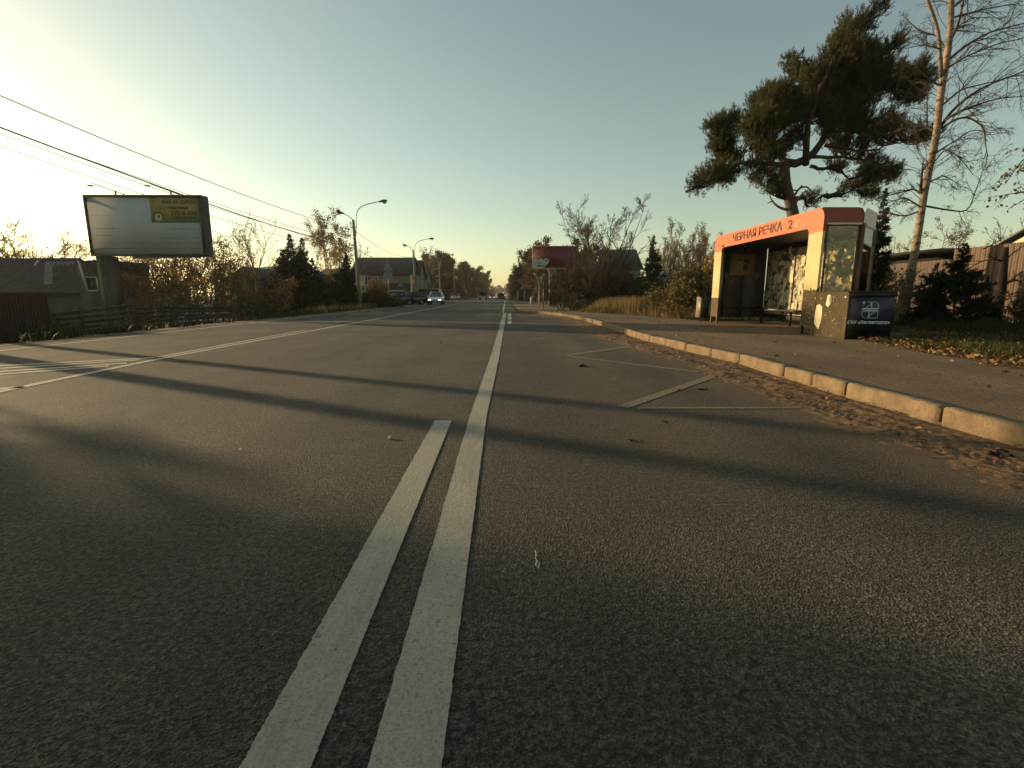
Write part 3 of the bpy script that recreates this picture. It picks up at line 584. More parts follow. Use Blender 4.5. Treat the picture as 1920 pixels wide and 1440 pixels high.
BARK = M('grey brown bark', (.085, .065, .045), .9, .35, 8, .8, 30)
BARKD = M('dark bark', (.026, .020, .015), .95, .35, 8, .8, 30)  # tone lowered to carry the shade on the crooked trunk
BARKT = M('pale twig bark', (.17, .115, .07), .9, .3, 8)
def m_birch():
    m, nt, p, out = nm('birch bark'); v = objc(nt); mp = nt.nodes.new('ShaderNodeMapping'); mp.inputs['Scale'].default_value = (2.2, 2.2, 7); nt.links.new(v, mp.inputs[0])
    f = ramp(nt, noise(nt, 1.7, 7, .75, mp.outputs[0], .5), [(.50, g1(0)), (.58, g1(1))]); f2 = ramp(nt, noise(nt, 2.3, 6, .7, v), [(.50, g1(0)), (.60, g1(.9))])
    c = mixc(nt, f, (.29, .21, .14), (.035, .026, .02)); c = mixc(nt, f2, c, (.17, .13, .09)); nt.links.new(c, p.inputs['Base Color']); p.inputs['Roughness'].default_value = .8
    return m
MBI = m_birch()
L_PINE = leafmat('pine needles', [(.05, .062, .022), (.078, .088, .03), (.12, .115, .04), (.058, .066, .028), (.14, .105, .042)], .3)
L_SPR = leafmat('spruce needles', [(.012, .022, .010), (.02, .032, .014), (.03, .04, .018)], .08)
L_BRN = leafmat('brown autumn leaves', [(.17, .10, .036), (.24, .145, .05), (.13, .085, .038), (.30, .20, .08), (.10, .085, .042)], .6)
L_OAK = leafmat('dull brown leaves', [(.10, .068, .035), (.14, .09, .042), (.07, .055, .032)], .4)
L_DUL = leafmat('tired green leaves', [(.10, .095, .035), (.15, .13, .05), (.07, .075, .03), (.19, .13, .05), (.24, .18, .08)], .3)
L_YEL = leafmat('yellow leaves', [(.42, .26, .06), (.35, .2, .05), (.22, .16, .05)], .5)
L_GRN = leafmat('shrub leaves', [(.03, .045, .018), (.05, .06, .022), (.02, .03, .014)], .25)

def bare_tree(name, label, cat, loc, h, seed, group=None, spread=.5, stems=1, dens=1.0, bark=None, leaf=None, nleaf=0, ls=.1, m1=9, m2=7, m3=5, r0=None, up=.06, parts=True, lean=(0, 0), stemup=.05, t0=.25, crown_name='crown', len1=.5, splay=.35, k3=3, minr=.004, rz=0):
    g = np.random.default_rng(seed); loc = np.array(loc, float); t = thing(name, label, cat, tuple(loc), group)
    a = g.uniform(0, 6.28, stems); d = np.stack([np.cos(a) * splay * (stems > 1) + lean[0], np.sin(a) * splay * (stems > 1) + lean[1], np.ones(stems)], 1)
    st = loc + np.stack([np.cos(a), np.sin(a), a * 0], 1) * (.12 if stems > 1 else 0) + np.array([0, 0, -.1])
    T = path(st, d, h * g.uniform(.8, 1.05, stems) if stems > 1 else np.full(1, h), 10, .05 + .03 * (stems > 1), stemup, g)
    r0 = r0 or h * .014; R = np.tile(r0 * np.linspace(1, .12, 10), (stems, 1)) * g.uniform(.6, 1, (stems, 1)) if stems > 1 else (r0 * np.linspace(1, .12, 10))[None]
    tm = MB().tubes(T, R, 7, cap=True); tm.build('trunk', bark or BARK, t, smooth=True)
    B1, R1 = kidsof(g, T, R, max(2, int(m1 * dens)), t0, .98, .75 * spread / .5, len1, 7, .12, up, .55, tl=.55, minr=minr * 2)
    B2, R2 = kidsof(g, B1, R1, max(2, int(m2 * dens)), .2, 1, .6, .5, 5, .14, up * .7, .6, minr=minr)
    B3, R3 = kidsof(g, B2, R2, max(2, int(m3 * dens)), .2, 1, .55, .55, 4, .16, up * .4, .6, minr=minr)
    br = MB().tubes(B1, R1, 5).tubes(B2, R2, 4).tubes(B3, R3, k3)
    br.build('branches', bark or BARK, t, smooth=False)
    if leaf and nleaf:
        ends = np.concatenate([B3[:, 1:].reshape(-1, 3), B2[:, 2:].reshape(-1, 3)]); i = g.integers(0, len(ends), nleaf); c = ends[i] + g.normal(0, ls * .9, (nleaf, 3))
        lm = MB(); quads(lm, c, ls, g); lm.build(crown_name, leaf, t)
    return t
def spruce(name, label, loc, h, rad, seed, group=None, dens=1.0, base=.04, droop=-.12, leaf=None, nb=None, size=.16, tipz=None):
    g = np.random.default_rng(seed); loc = np.array(loc, float); t = thing(name, label, 'spruce tree', tuple(loc), group)
    T = path(loc[None] + [0, 0, -.1], [[0, 0, 1]], np.array([h]), 8, .012, .05, g); MB().tubes(T, (h * .012 * np.linspace(1, .1, 8))[None], 6, cap=True).build('trunk', BARKD, t, smooth=True)
    n = nb or int(h * 26 * dens); s = np.linspace(base, .985, n) + g.normal(0, .008, n); s = np.clip(s, base, .99); a = g.uniform(0, 6.28, n) ; f = s * 7; i = np.minimum(f.astype(int), 6); w = (f - i)[:, None]
    pos = T[0][i] * (1 - w) + T[0][i+1] * w; L = rad * (1 - s) ** 1.05 * g.uniform(.55, 1.2, n) + .05
    d = np.stack([np.cos(a), np.sin(a), .15 + .7 * s ** 3 + g.normal(0, .1, n)], 1); B1 = path(pos, d, L, 6, .04, droop * .5, g); B1[:, :, 2] += (np.linspace(0, 1, 6) ** 2)[None] * .10 * L[:, None]
    R1 = (.006 + .012 * L)[:, None] * np.linspace(1, .3, 6)[None]; br = MB().tubes(B1, R1, 3)
    m_ = 12; B2, R2 = kidsof(g, B1, R1, m_, .12, 1.0, .95, .34, 4, .05, -.10, .5, tl=.6); br.tubes(B2, R2 * .7, 3); br.build('branches', BARKD, t)
    ts = np.concatenate([B2[:, 1:].reshape(-1, 3), B1[:, 2:].reshape(-1, 3)]); dd = np.concatenate([np.repeat(unit(B2[:, -1] - B2[:, 0]), 3, 0), np.repeat(unit(B1[:, -1] - B1[:, 1]), 4, 0)])
    kk = max(3, int(7 * dens)); szz = size * np.clip((loc[2] + h - ts[:, 2]) / (h * .45), .3, 1); lm = MB(); needles(lm, ts, dd, np.repeat(szz, kk)[:, None], g, kk, .10, .7); lm.build('crown', leaf or L_SPR, t); return t

# ---- the leaning old pine behind the shelter
def z1(x, y): return 1240 + x / 2.8235, y / 2.8235
def pine():
    g = np.random.default_rng(11); Y0 = 19.8
    def W(p, dy=0): x, y = z1(*p[:2]); return py(x, y, Y0 + (p[2] if len(p) > 2 else 0) + dy)
    base = np.array([11.0, Y0, .1]); t = thing('pine_tree', 'big wind-bent old pine rising behind the bus shelter', 'pine tree', tuple(base))
    low = W((705, 1130)); tr = [base, base * .55 + low * .45 + np.array([.06, 0, 0]), low, W((680, 1060)), W((655, 980)), W((645, 920)), W((655, 850))]
    tm = MB(); Tn = spline(tr, 16); tm.tube(Tn, np.interp(np.linspace(0, 1, 16), [0, .45, .7, 1], [.36, .28, .20, .17]), 12)
    tm.build('trunk', M('pine bark', (.16, .085, .048), .9, .4, 5, 1.0, 16, c2=(.09, .07, .055)), t, smooth=True)
    limbs = [([(655, 860), (690, 885), (770, 870), (800, 820), (860, 740), (920, 640), (1000, 520), (1060, 430), (1150, 310), (1215, 225)], .16, .03),
             ([(765, 872, 0), (765, 750, -.5), (780, 600, -.8), (830, 480, -.9), (900, 330, -.8), (980, 200, -.6), (1060, 130, -.3), (1135, 20, 0)], .12, .02),
             ([(650, 850), (600, 800, .3), (545, 720, .6), (420, 640, .8), (310, 640, .9)], .11, .02),
             ([(650, 870), (570, 875, -.3), (480, 850, -.6), (400, 860, -.8), (360, 890, -.9), (280, 950, -1), (130, 1010, -1.1)], .10, .02),
             ([(600, 800), (540, 640, -.6), (600, 500, -.8), (640, 430, -.9)], .07, .02), ([(790, 880), (870, 895, -.5), (950, 890, -.8), (1030, 1010, -.9)], .07, .015),
             ([(800, 830), (1000, 832, .5), (1100, 860, .8), (1320, 900, 1.2)], .07, .015), ([(865, 770), (1000, 790, -.6), (1100, 795, -.9), (1320, 740, -1)], .06, .015),
             ([(920, 640), (1080, 640, .8), (1240, 620, 1.1)], .06, .015), ([(1000, 520), (1150, 500, -.8), (1280, 480, -1.0)], .06, .015), ([(1060, 430), (1250, 390, .5), (1400, 350, .7)], .07, .015),
             ([(830, 480), (760, 380, .6), (740, 260, .7)], .05, .012), ([(780, 600), (700, 560, .9), (560, 540, 1.2)], .05, .012), ([(540, 700), (460, 800, .9), (380, 800, 1.0)], .045, .012),
             ([(690, 1050), (740, 980, .2), (800, 1010, .4), (850, 1040, .4)], .05, .012), ([(700, 1060), (760, 1040, .3), (770, 1090, .4)], .09, .05)]
    LP = []; lm = MB()
    for pts, ra, rb in limbs:
        Q = spline([W(p) for p in pts], 14); Q[2:] += g.normal(0, .03, Q[2:].shape); lm.tube(Q, np.linspace(ra, rb, 14), 8); LP.append(Q)
    lm.build('limbs', M('pine limb bark', (.065, .042, .027), .9, .4, 6, .8, 20), t, smooth=True)
    db = MB(); db.tube(spline([W(p) for p in [(665, 1110), (620, 1100), (585, 1065), (572, 1035)]], 8), np.linspace(.06, .02, 8), 6).tube(spline([W(p) for p in [(585, 1065), (560, 1078)]], 4), np.linspace(.03, .012, 4), 5)
    db.tube(spline([W(p) for p in [(700, 1120), (720, 1050, -.3), (760, 1010, -.4), (800, 1000, -.4)]], 8), np.linspace(.05, .015, 8), 6).tube(spline([W(p) for p in [(720, 1050, -.3), (680, 1010, -.4)]], 4), np.linspace(.025, .01, 4), 5)
    db.build('dead_branch', M('bleached dead wood', (.20, .16, .12), .9, .3, 8), t, smooth=True)
    pads = [(140,1010,60,26),(230,950,80,42),(330,925,75,45),(312,640,45,38),(370,710,80,70),(420,600,90,60),(500,690,105,75),(565,560,95,65),(620,480,80,60),(650,620,95,75),(430,780,85,40),(530,830,60,35),
            (745,350,45,50),(745,275,24,45),(785,455,95,70),(865,320,60,75),(905,430,105,80),(955,225,50,80),(990,130,28,50),(1065,120,45,55),(1118,60,24,48),(1040,300,85,65),(1150,310,75,50),(1205,255,28,45),(1290,360,95,52),(1380,350,50,42),
            (1180,420,105,70),(1060,470,105,70),(1225,490,70,50),(800,600,90,60),(950,580,90,55),(1110,590,95,55),(1230,615,70,36),(1150,710,105,45),(1280,755,75,34),(990,720,75,36),(1240,885,105,42),(1110,940,75,36),(990,955,50,32),(545,950,75,40),(700,740,60,45),(850,905,55,26),(1040,1030,40,40),(820,1040,45,26),(470,900,60,30),(1330,870,50,30),(620,900,40,25),(1330,600,30,20),(660,500,80,60),(740,520,70,60),(820,380,60,60),(960,350,70,60),(450,680,70,60),(600,700,80,50),(880,520,80,60),(1020,560,80,50),(1000,650,80,40),(1200,560,70,40),(860,660,60,40),(1080,700,60,35),(1160,820,70,30),(640,780,60,30),(1060,380,90,60),(700,420,60,50)]
    allP = np.concatenate(LP); C = []; E = []
    for k, (cx, cy, rx, ry) in enumerate(pads):
        s = py(*z1(cx, cy), Y0); pxm = np.linalg.norm(py(*z1(cx + 10, cy), Y0) - s) / 10; dn = np.argmin(((allP[:, [0, 2]] - s[[0, 2]]) ** 2).sum(1)); yc = Y0 + (allP[dn, 1] - Y0) + g.uniform(-.5, .5)
        n = int(rx * ry / 80); q = g.normal(size=(n, 3)); q = unit(q) * g.uniform(.25, 1, (n, 1)) ** .45
        e = np.array([s[0], yc, s[2]]) + q * np.array([rx * pxm, min(1.3, (rx + ry) / 2 * pxm * 1.1), ry * pxm]); E.append(e)
    E = np.concatenate(E); D = ((E[:, None] - allP[None]) ** 2).sum(2) + 3.0 * np.maximum(0, allP[None, :, 2] - E[:, None, 2] + .1)
    S = allP[np.argmin(D, 1)]; n = 6; u = np.linspace(0, 1, n)[None, :, None]; mid = np.array([0, 0, -.12]) * np.linalg.norm(E - S, axis=1)[:, None]
    P = S[:, None] * (1 - u) + E[:, None] * u + mid[:, None] * np.sin(u * math.pi) + g.normal(0, .03, (len(E), n, 3)) * (u > 0)
    tw = MB().tubes(P, np.clip(.012 + .012 * np.linalg.norm(E - S, axis=1), .012, .05)[:, None] * np.linspace(1, .25, n)[None], 4)
    B2, R2 = kidsof(g, P, np.full(P.shape[:2], .008), 5, .45, 1.0, .65, .25, 4, .1, .12, 1, absL=1.7, tl=.3); tw.tubes(B2, R2, 3); tw.build('twigs', BARKD, t)
    ends = np.concatenate([B2[:, -1], B2[:, 2], P[:, -1]]); dd = unit(np.concatenate([B2[:, -1] - B2[:, 1], B2[:, 2] - B2[:, 0], P[:, -1] - P[:, -2]]) + np.array([.1, 0, .35]))
    nm_ = MB(); needles(nm_, ends, dd, .125, g, 15, .055, 1.15); nm_.build('crown', L_PINE, t)
pine()

# ---- the birch on the right
def z5(x, y): return 1680 + x / 3.6, y / 3.6
def birch():
    g = np.random.default_rng(21); Y0 = 15.2
    def W(p): x, y = z5(*p[:2]); return py(x, y, Y0 + (p[2] if len(p) > 2 else 0))
    b = py(1691, 606, Y0); b[2] = .1; t = thing('birch_tree', 'tall leafless birch with white bark beside the brown fence', 'birch tree', tuple(b))
    tr = [b, py(1703, 540, Y0), py(1716, 470, Y0), W((170, 1440)), W((205, 1200)), W((250, 1050)), W((280, 900)), W((285, 750)), W((305, 600)), W((325, 480)), W((355, 350)), W((370, 200)), W((372, 0)), W((385, -300)), W((400, -700)), W((430, -1000))]
    T = spline(tr, 30); mt = MB(); mt.tube(T, np.interp(np.linspace(0, 1, 30), [0, .06, .3, .55, .8, 1], [.17, .115, .095, .09, .065, .02]), 12)
    F2 = spline([W(p) for p in [(308, 520), (295, 400, -.2), (300, 240, -.3), (262, 130, -.4), (240, 50, -.4), (190, -30, -.5), (150, -300, -.6), (130, -500, -.7)]], 14); mt.tube(F2, np.linspace(.055, .018, 14), 9)
    mt.build('trunk', MBI, t, smooth=True)
    limbs = [([(300, 860), (345, 780, .2), (400, 720, .3), (560, 600, .6), (860, 480, 1.2), (1050, 460, 1.4)], .045), ([(310, 870), (380, 810, -.3), (480, 780, -.5), (600, 860, -.7), (600, 950, -.8), (620, 1060, -.8)], .035),
             ([(362, 400), (450, 320, .3), (550, 260, .5), (640, 210, .6), (760, 185, .8), (860, 155, 1), (1000, 140, 1.2)], .04), ([(300, 840), (400, 760, -.4), (500, 720, -.7), (700, 660, -1), (880, 650, -1.2)], .035),
             ([(380, 250), (420, 170, .2), (440, 80, .3), (460, -20, .4), (520, -200, .5)], .04), ([(262, 890), (210, 855, .2), (110, 840, .4), (20, 790, .6), (-60, 780, .7)], .035), ([(210, 855, .2), (210, 640, .3), (235, 580, .3)], .022),
             ([(285, 575), (200, 510, -.3), (120, 480, -.4), (40, 440, -.5)], .025), ([(160, 1305), (120, 1270, .2), (0, 1310, .4), (-120, 1330, .5)], .03), ([(165, 1290), (175, 1180, -.2), (185, 1070, -.3)], .045),
             ([(195, 1390), (330, 1415, .2), (490, 1435, .4), (540, 1280, .5), (600, 1120, .5)], .03), ([(300, 720), (440, 600, .5), (620, 560, .8), (860, 500, 1.0)], .03), ([(330, 470), (470, 380, -.4), (700, 290, -.8), (860, 260, -.9)], .03),
             ([(255, 1040), (400, 950, .3), (520, 870, .5), (640, 900, .6)], .025), ([(350, 350), (280, 240, .4), (160, 210, .6), (60, 120, .8)], .025), ([(372, 60), (520, -60, .5), (800, -160, .9)], .035), ([(372, 0), (260, -120, -.4), (60, -200, -.9)], .03),
             ([(240, 1120), (330, 1000, -.5), (430, 1060, -.7), (520, 1180, -.8)], .022), ([(205, 1240), (320, 1180, .5), (420, 1240, .7)], .02), ([(380, 120), (600, 60, .6), (840, 20, 1.0)], .03), ([(300, 330, -.3), (180, 300, -.8), (60, 330, -1)], .02),
             ([(150, 1430), (60, 1460, .4), (-60, 1440, .6), (-140, 1480, .8)], .03), ([(170, 1400), (60, 1330, -.5), (-90, 1380, -.8)], .025)]
    LB = np.stack([spline([W(p) for p in pts], 16) for pts, r in limbs]); LR = np.stack([np.linspace(r, .008, 16) for _, r in limbs]); br = MB().tubes(LB, LR, 6)
    B2, R2 = kidsof(g, LB, LR, 12, .12, 1, .6, .40, 8, .12, -.02, .5, tl=.35, minr=.0055); B3, R3 = kidsof(g, B2, R2, 9, .15, 1, .55, .5, 6, .14, -.06, .5, minr=.004); B4, R4 = kidsof(g, B3, R3, 3, .2, 1, .5, .55, 5, .16, -.1, .6, minr=.0035)
    Bt, Rt = kidsof(g, T[None, 8:], np.full((1, 22), .03), 70, .02, .98, .85, .9, 8, .12, .0, .3, absL=1.6, tl=.3); Bt2, Rt2 = kidsof(g, Bt, Rt, 9, .2, 1, .55, .45, 6, .14, -.05, .5, minr=.004)
    br.tubes(B2, R2, 4).tubes(B3, R3, 3).tubes(B4, R4, 3).tubes(Bt, Rt, 4).tubes(Bt2, Rt2, 3); br.build('branches', M('birch twigs', (.060, .042, .030), .9, .3, 6), t)
    e = np.concatenate([B4[:, -1], Bt2[:, -1]]); i = g.integers(0, len(e), 520); lm = MB(); quads(lm, e[i] + g.normal(0, .03, (520, 3)), .05, g); lm.build('withered_leaves', L_OAK, t)
birch()

# ---- trunk and spruces in front of the brown fence
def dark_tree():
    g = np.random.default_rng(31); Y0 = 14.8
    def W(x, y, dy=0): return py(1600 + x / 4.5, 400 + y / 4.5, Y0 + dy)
    b = W(1180, 950); b[2] = .1; t = thing('crooked_trunk', 'dark crooked trunk standing against the brown fence at the right', 'tree', tuple(b))
    T = spline([b, W(1200, 830), W(1235, 700), W(1255, 560), W(1268, 420), W(1282, 285)], 14); MB().tube(T, np.linspace(.17, .085, 14), 10).build('trunk', BARKD, t, smooth=True)  # trunk's shade put into the dark bark; stem stops at fence height
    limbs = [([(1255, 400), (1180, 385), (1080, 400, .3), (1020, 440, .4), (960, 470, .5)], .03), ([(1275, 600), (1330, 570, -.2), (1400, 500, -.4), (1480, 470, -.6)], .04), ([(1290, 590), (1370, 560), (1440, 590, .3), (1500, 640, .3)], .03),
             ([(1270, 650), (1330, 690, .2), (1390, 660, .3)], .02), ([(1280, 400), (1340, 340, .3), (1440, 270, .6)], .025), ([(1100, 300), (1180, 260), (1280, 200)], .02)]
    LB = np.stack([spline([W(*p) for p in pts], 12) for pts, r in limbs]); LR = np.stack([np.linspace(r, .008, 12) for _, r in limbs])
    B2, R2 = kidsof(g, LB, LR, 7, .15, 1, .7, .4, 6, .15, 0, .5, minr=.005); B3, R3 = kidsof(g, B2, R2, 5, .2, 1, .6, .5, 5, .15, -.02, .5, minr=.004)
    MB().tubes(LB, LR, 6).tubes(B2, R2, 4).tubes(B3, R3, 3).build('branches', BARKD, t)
    Y1 = 13.0
    def W2(x, y, dy=0): return py(x, y, Y1 + dy)
    b = W2(1985, 610); b[2] = .1; t = thing('leaning_tree', 'tree at the right edge whose drooping leafy branch tips hang into view', 'tree', tuple(b))
    T = spline([b, W2(1990, 520), W2(2000, 400), W2(2010, 250), W2(2030, 100)], 14); MB().tube(T, np.linspace(.14, .05, 14), 9).build('trunk', BARKD, t, smooth=True)
    limbs = [([(2008, 270), (1960, 275, .2), (1915, 300, .3), (1885, 345, .4)], .03), ([(2002, 380), (1960, 360, -.2), (1915, 360, -.3), (1868, 368, -.3)], .03), ([(2004, 350), (1965, 345, .3), (1925, 372, .4), (1890, 392, .5)], .025), ([(2012, 240), (1950, 250, -.3), (1905, 330, -.4)], .02)]
    LB = np.stack([spline([W2(*p) for p in pts], 12) for pts, r in limbs]); LR = np.stack([np.linspace(r, .006, 12) for _, r in limbs])
    B2, R2 = kidsof(g, LB, LR, 8, .3, 1, .6, .3, 6, .12, -.08, .5, minr=.004); B3, R3 = kidsof(g, B2, R2, 3, .2, 1, .6, .5, 4, .15, -.05, .5, minr=.003)
    MB().tubes(LB, LR, 5).tubes(B2, R2, 3).tubes(B3, R3, 3).build('branches', BARKD, t)
    e = np.concatenate([B2[:, -1], B2[:, 3], LB[:, -1], LB[:, -2], LB[:, -4]]); i = g.integers(0, len(e), 190); lm = MB(); quads(lm, e[i] + g.normal(0, .05, (190, 3)), .085, g, .7); lm.build('withered_leaves', L_OAK, t)
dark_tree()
def onY(x, y, Y, z=None):
    p = py(x, y, Y); return (float(p[0]), float(Y), float(gh(p[0], Y)) if z is None else z)
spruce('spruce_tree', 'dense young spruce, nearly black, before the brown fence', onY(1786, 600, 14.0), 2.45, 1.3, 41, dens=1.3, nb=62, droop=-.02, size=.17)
spruce('spruce_tree', 'low dark spruce between the birch and the near-black one', onY(1742, 600, 14.6), 1.95, .9, 42, dens=1.4, nb=46, size=.13)
spruce('spruce_tree', 'tall narrow dark spruce close behind the shelter glass end', onY(1630, 600, 17.2), 4.5, .75, 43, dens=1.3, size=.14)
# shrubs at the foot of the fence
def shrub(name, label, loc, h, w, seed, leaf, nl, ls, group=None, bark=None, dens=1.0, stems=9):
    return bare_tree(name, label, 'shrub', loc, h, seed, group, .5, stems, dens, bark or BARK, leaf, nl, ls, m1=6, m2=5, m3=4, r0=h * .012, splay=w / h, t0=.15, minr=.005, crown_name='leaves', len1=.4)
shrub('shrub', 'low dark leafy shrub under the crooked dark trunk', onY(1885, 600, 14.2), 1.2, .9, 51, L_GRN, 900, .08)
shrub('shrub', 'reddish-leaved shrub at the far right foot of the fence', onY(1935, 600, 13.6), 1.3, .8, 52, L_BRN, 700, .08)
shrub('shrub', 'twiggy shrub with pale stems beside the navy board cabinet', onY(1660, 600, 14.5), 1.9, .9, 53, L_GRN, 420, .07, bark=BARKT)

# ---- creeper-covered mound of leaves left of the shelter
g = np.random.default_rng(60)
def mound(name, label, loc, rx, ry, h, seed, leaf, n, ls, bark=BARK, cat='bush'):
    g = np.random.default_rng(seed); loc = np.array(loc, float); t = thing(name, label, cat, tuple(loc))
    m_ = 260; q = unit(g.normal(size=(m_, 3))); q[:, 2] = np.abs(q[:, 2]); E = loc + q * np.array([rx, ry, h]) * g.uniform(.55, 1.12, (m_, 1)); S = loc + g.normal(0, .2, (m_, 3)) * [rx, ry, 0]
    u = np.linspace(0, 1, 7)[None, :, None]; P = S[:, None] * (1 - u) + E[:, None] * u + np.array([0, 0, h * .25]) * np.sin(u * math.pi) + g.normal(0, .05, (m_, 7, 3)); P[:, :, 2] = np.maximum(P[:, :, 2], loc[2])
    MB().tubes(P, np.full((m_, 7), .012) * np.linspace(1, .4, 7), 3).build('stems', bark, t)
    i = g.integers(0, m_, n); j = g.integers(2, 7, n); c = P[i, j] + g.normal(0, .13, (n, 3)) * [1, 1, .8]; c[:, 2] = np.maximum(c[:, 2], loc[2] + .02); lm = MB(); quads(lm, c, ls, g, .75); lm.build('leaves', leaf, t); return t
mound('bush', 'leafy olive bush beside the left end of the shelter', onY(1296, 590, 21.5), 1.15, 1.1, 2.15, 61, L_DUL, 8000, .13)
mound('bush', 'lower olive bush sloping down from the shelter bush', onY(1255, 590, 24), 1.3, 1.2, 1.45, 62, L_DUL, 6000, .12)
mound('bush', 'small yellow-leaved bush peeping over behind the shelter', onY(1328, 590, 25), .5, .6, 3.2, 63, L_YEL, 1500, .14)

# ---- big bare clump of trees in the middle right
bare_tree('bare_tree', 'large many-stemmed leafless tree standing in front of the red billboard', 'tree', onY(1118, 575, 36), 7.6, 76, None, .5, 14, 1.0, M('reddish dark bark', (.075, .05, .036), .9, .35, 6), None, 0, m1=13, m2=10, m3=7, r0=.085, splay=.42, up=.05, minr=.009, t0=.1, len1=.34, stemup=.0)
bare_tree('bare_tree', 'low twiggy thicket at the foot of the many-stemmed tree', 'shrub', onY(1075, 575, 35), 3.3, 71, None, .5, 12, 1.0, M('brown thicket bark', (.07, .045, .028), .9, .35, 6), L_BRN, 400, .08, m1=8, m2=6, m3=4, r0=.03, splay=.6, minr=.010)
for k_, (x_, Y_, h_) in enumerate(((1052, 37, 3.2), (1098, 38, 4.2), (1140, 39, 3.2), (1172, 41, 2.2))):
    bare_tree('thicket', ['twiggy dark thicket left of the many-stemmed tree', 'dense dark thicket behind the many-stemmed tree', 'dense dark thicket right of the many-stemmed tree', 'thicket in front of the green-roofed house'][k_], 'shrub', onY(x_, 575, Y_), h_, 700 + k_, None, .6, 12, 1.2, M('thicket bark %d' % k_, (.05, .035, .025), .9, .35, 6), L_OAK, 260, .08, m1=10, m2=8, m3=5, r0=.03, splay=.55, minr=.010, t0=.1)
spruce('spruce_tree', 'pointed blue-green spruce right of the green-roofed house', onY(1222, 575, 44), 6.1, 1.7, 72, dens=.8, size=.26)
spruce('spruce_tree', 'broad low spruce between the bare clump and the green-roofed house', onY(1172, 575, 40), 3.4, 1.9, 73, dens=.8, size=.24)
for k, (x, h, Y, s_) in enumerate(((1150, 2.6, 38, 0), (1190, 2.3, 36, 1), (1215, 2.0, 34, 2), (1245, 1.9, 31, 3))):
    mound('bush', ['dark green bush under the big bare clump', 'dark green bush below the broad low spruce', 'dark green bush below the pointed spruce', 'dark green bush nearest the olive bushes'][k], onY(x, 575, Y), 1.9, 1.4, h, 80 + k, L_GRN, 3200, .16)

# ---- trees beyond, right of the road
def copyrow(proto, spots, group, labels=None):
    for i, (x, y, Y, sc_, rz) in enumerate(spots):
        p = onY(x, y, Y); dup(proto, p, rz, sc_, labels[i] if labels else None, group)
bt = [bare_tree('bare_tree', 'bare greyish tree in the tall row behind the green-roofed house', 'tree', onY(1252 + 30 * k, 575, 80 + 3 * k), 11.4, 90 + k, 'bare trees in the row behind the green-roofed house', .35, 1 + k % 2, 1.0, BARKT, L_OAK, 500, .2, m1=22, m2=7, m3=4, up=.12, minr=.022, t0=.12, len1=.34, splay=.15) for k in range(3)]
rg = np.random.default_rng(5)
for k, x in enumerate((1236, 1246, 1262, 1272, 1292, 1302, 1318, 1330, 1342, 1352, 1232, 1284, 1322, 1240, 1256, 1268, 1280, 1298, 1310, 1326, 1336, 1348, 1290)):
    dup(bt[k % 3], onY(x, 575, 82 + rg.uniform(-4, 10)), rg.uniform(0, 6), rg.uniform(.72, .98))
# far right background above the fence
for k, (x, Y, h) in enumerate(((1655, 46, 6.5), (1690, 40, 6.0), (1765, 42, 7.4), (1800, 50, 6.3), (1860, 34, 5.5), (1900, 30, 6.5), (1940, 32, 7.0))):
    bare_tree('bare_tree', ['leafless tree above the dark shed roof', 'small leafless tree just left of the birch', 'round brownish tree right of the birch above the fence', 'thin tree beside the round brownish one', 'small bare tree left of the white gable', 'spreading bare tree above the white gable', 'bare tree at the right edge behind the fence'][k], 'tree', onY(x, 575, Y), h, 110 + k, None, .6, 2, 1.0, BARKT if k < 4 else BARK, L_OAK if k in (2, 3) else None, 1500 if k == 2 else 600, .12, m1=9, m2=7, m3=5, minr=.012, splay=.25, len1=.45)
# right of the vanishing point: avenue trees behind the red billboard
RT = 'trees lining the right side far down the road'
L_RB = leafmat('rusty leaves', [(.075, .050, .024), (.11, .070, .030), (.06, .045, .024), (.05, .045, .024)], .35)
pr_ = [bare_tree('roadside_tree', 'brownish tree in the right-hand row far down the road', 'tree', onY(*s, ), 9.0, 130 + k, RT, .5, 1 + k % 2, 1.0, BARK, L_RB, 5000, .3, m1=18, m2=7, m3=4, minr=.03, splay=.15, t0=.05, len1=.42) for k, s in enumerate(((996, 575, 95), (975, 575, 140)))]
for k, (x, Y, s_) in enumerate(((1012, 92, 1.05), (1035, 90, 1.0), (985, 112, 1.0), (967, 165, .95), (963, 195, 1.0), (960, 235, 1.0), (957.5, 290, 1.0), (956, 360, 1.05), (1003, 100, .9), (1060, 88, 1.0), (1085, 86, .95), (1110, 84, 1.0))):
    dup(pr_[k % 2], onY(x, 575, Y), k * 1.7, s_)
spruce('spruce_tree', 'dark pointed spruce left of the red billboard', onY(974, 575, 105), 9.0, 2.2, 140, dens=.4, size=.5)
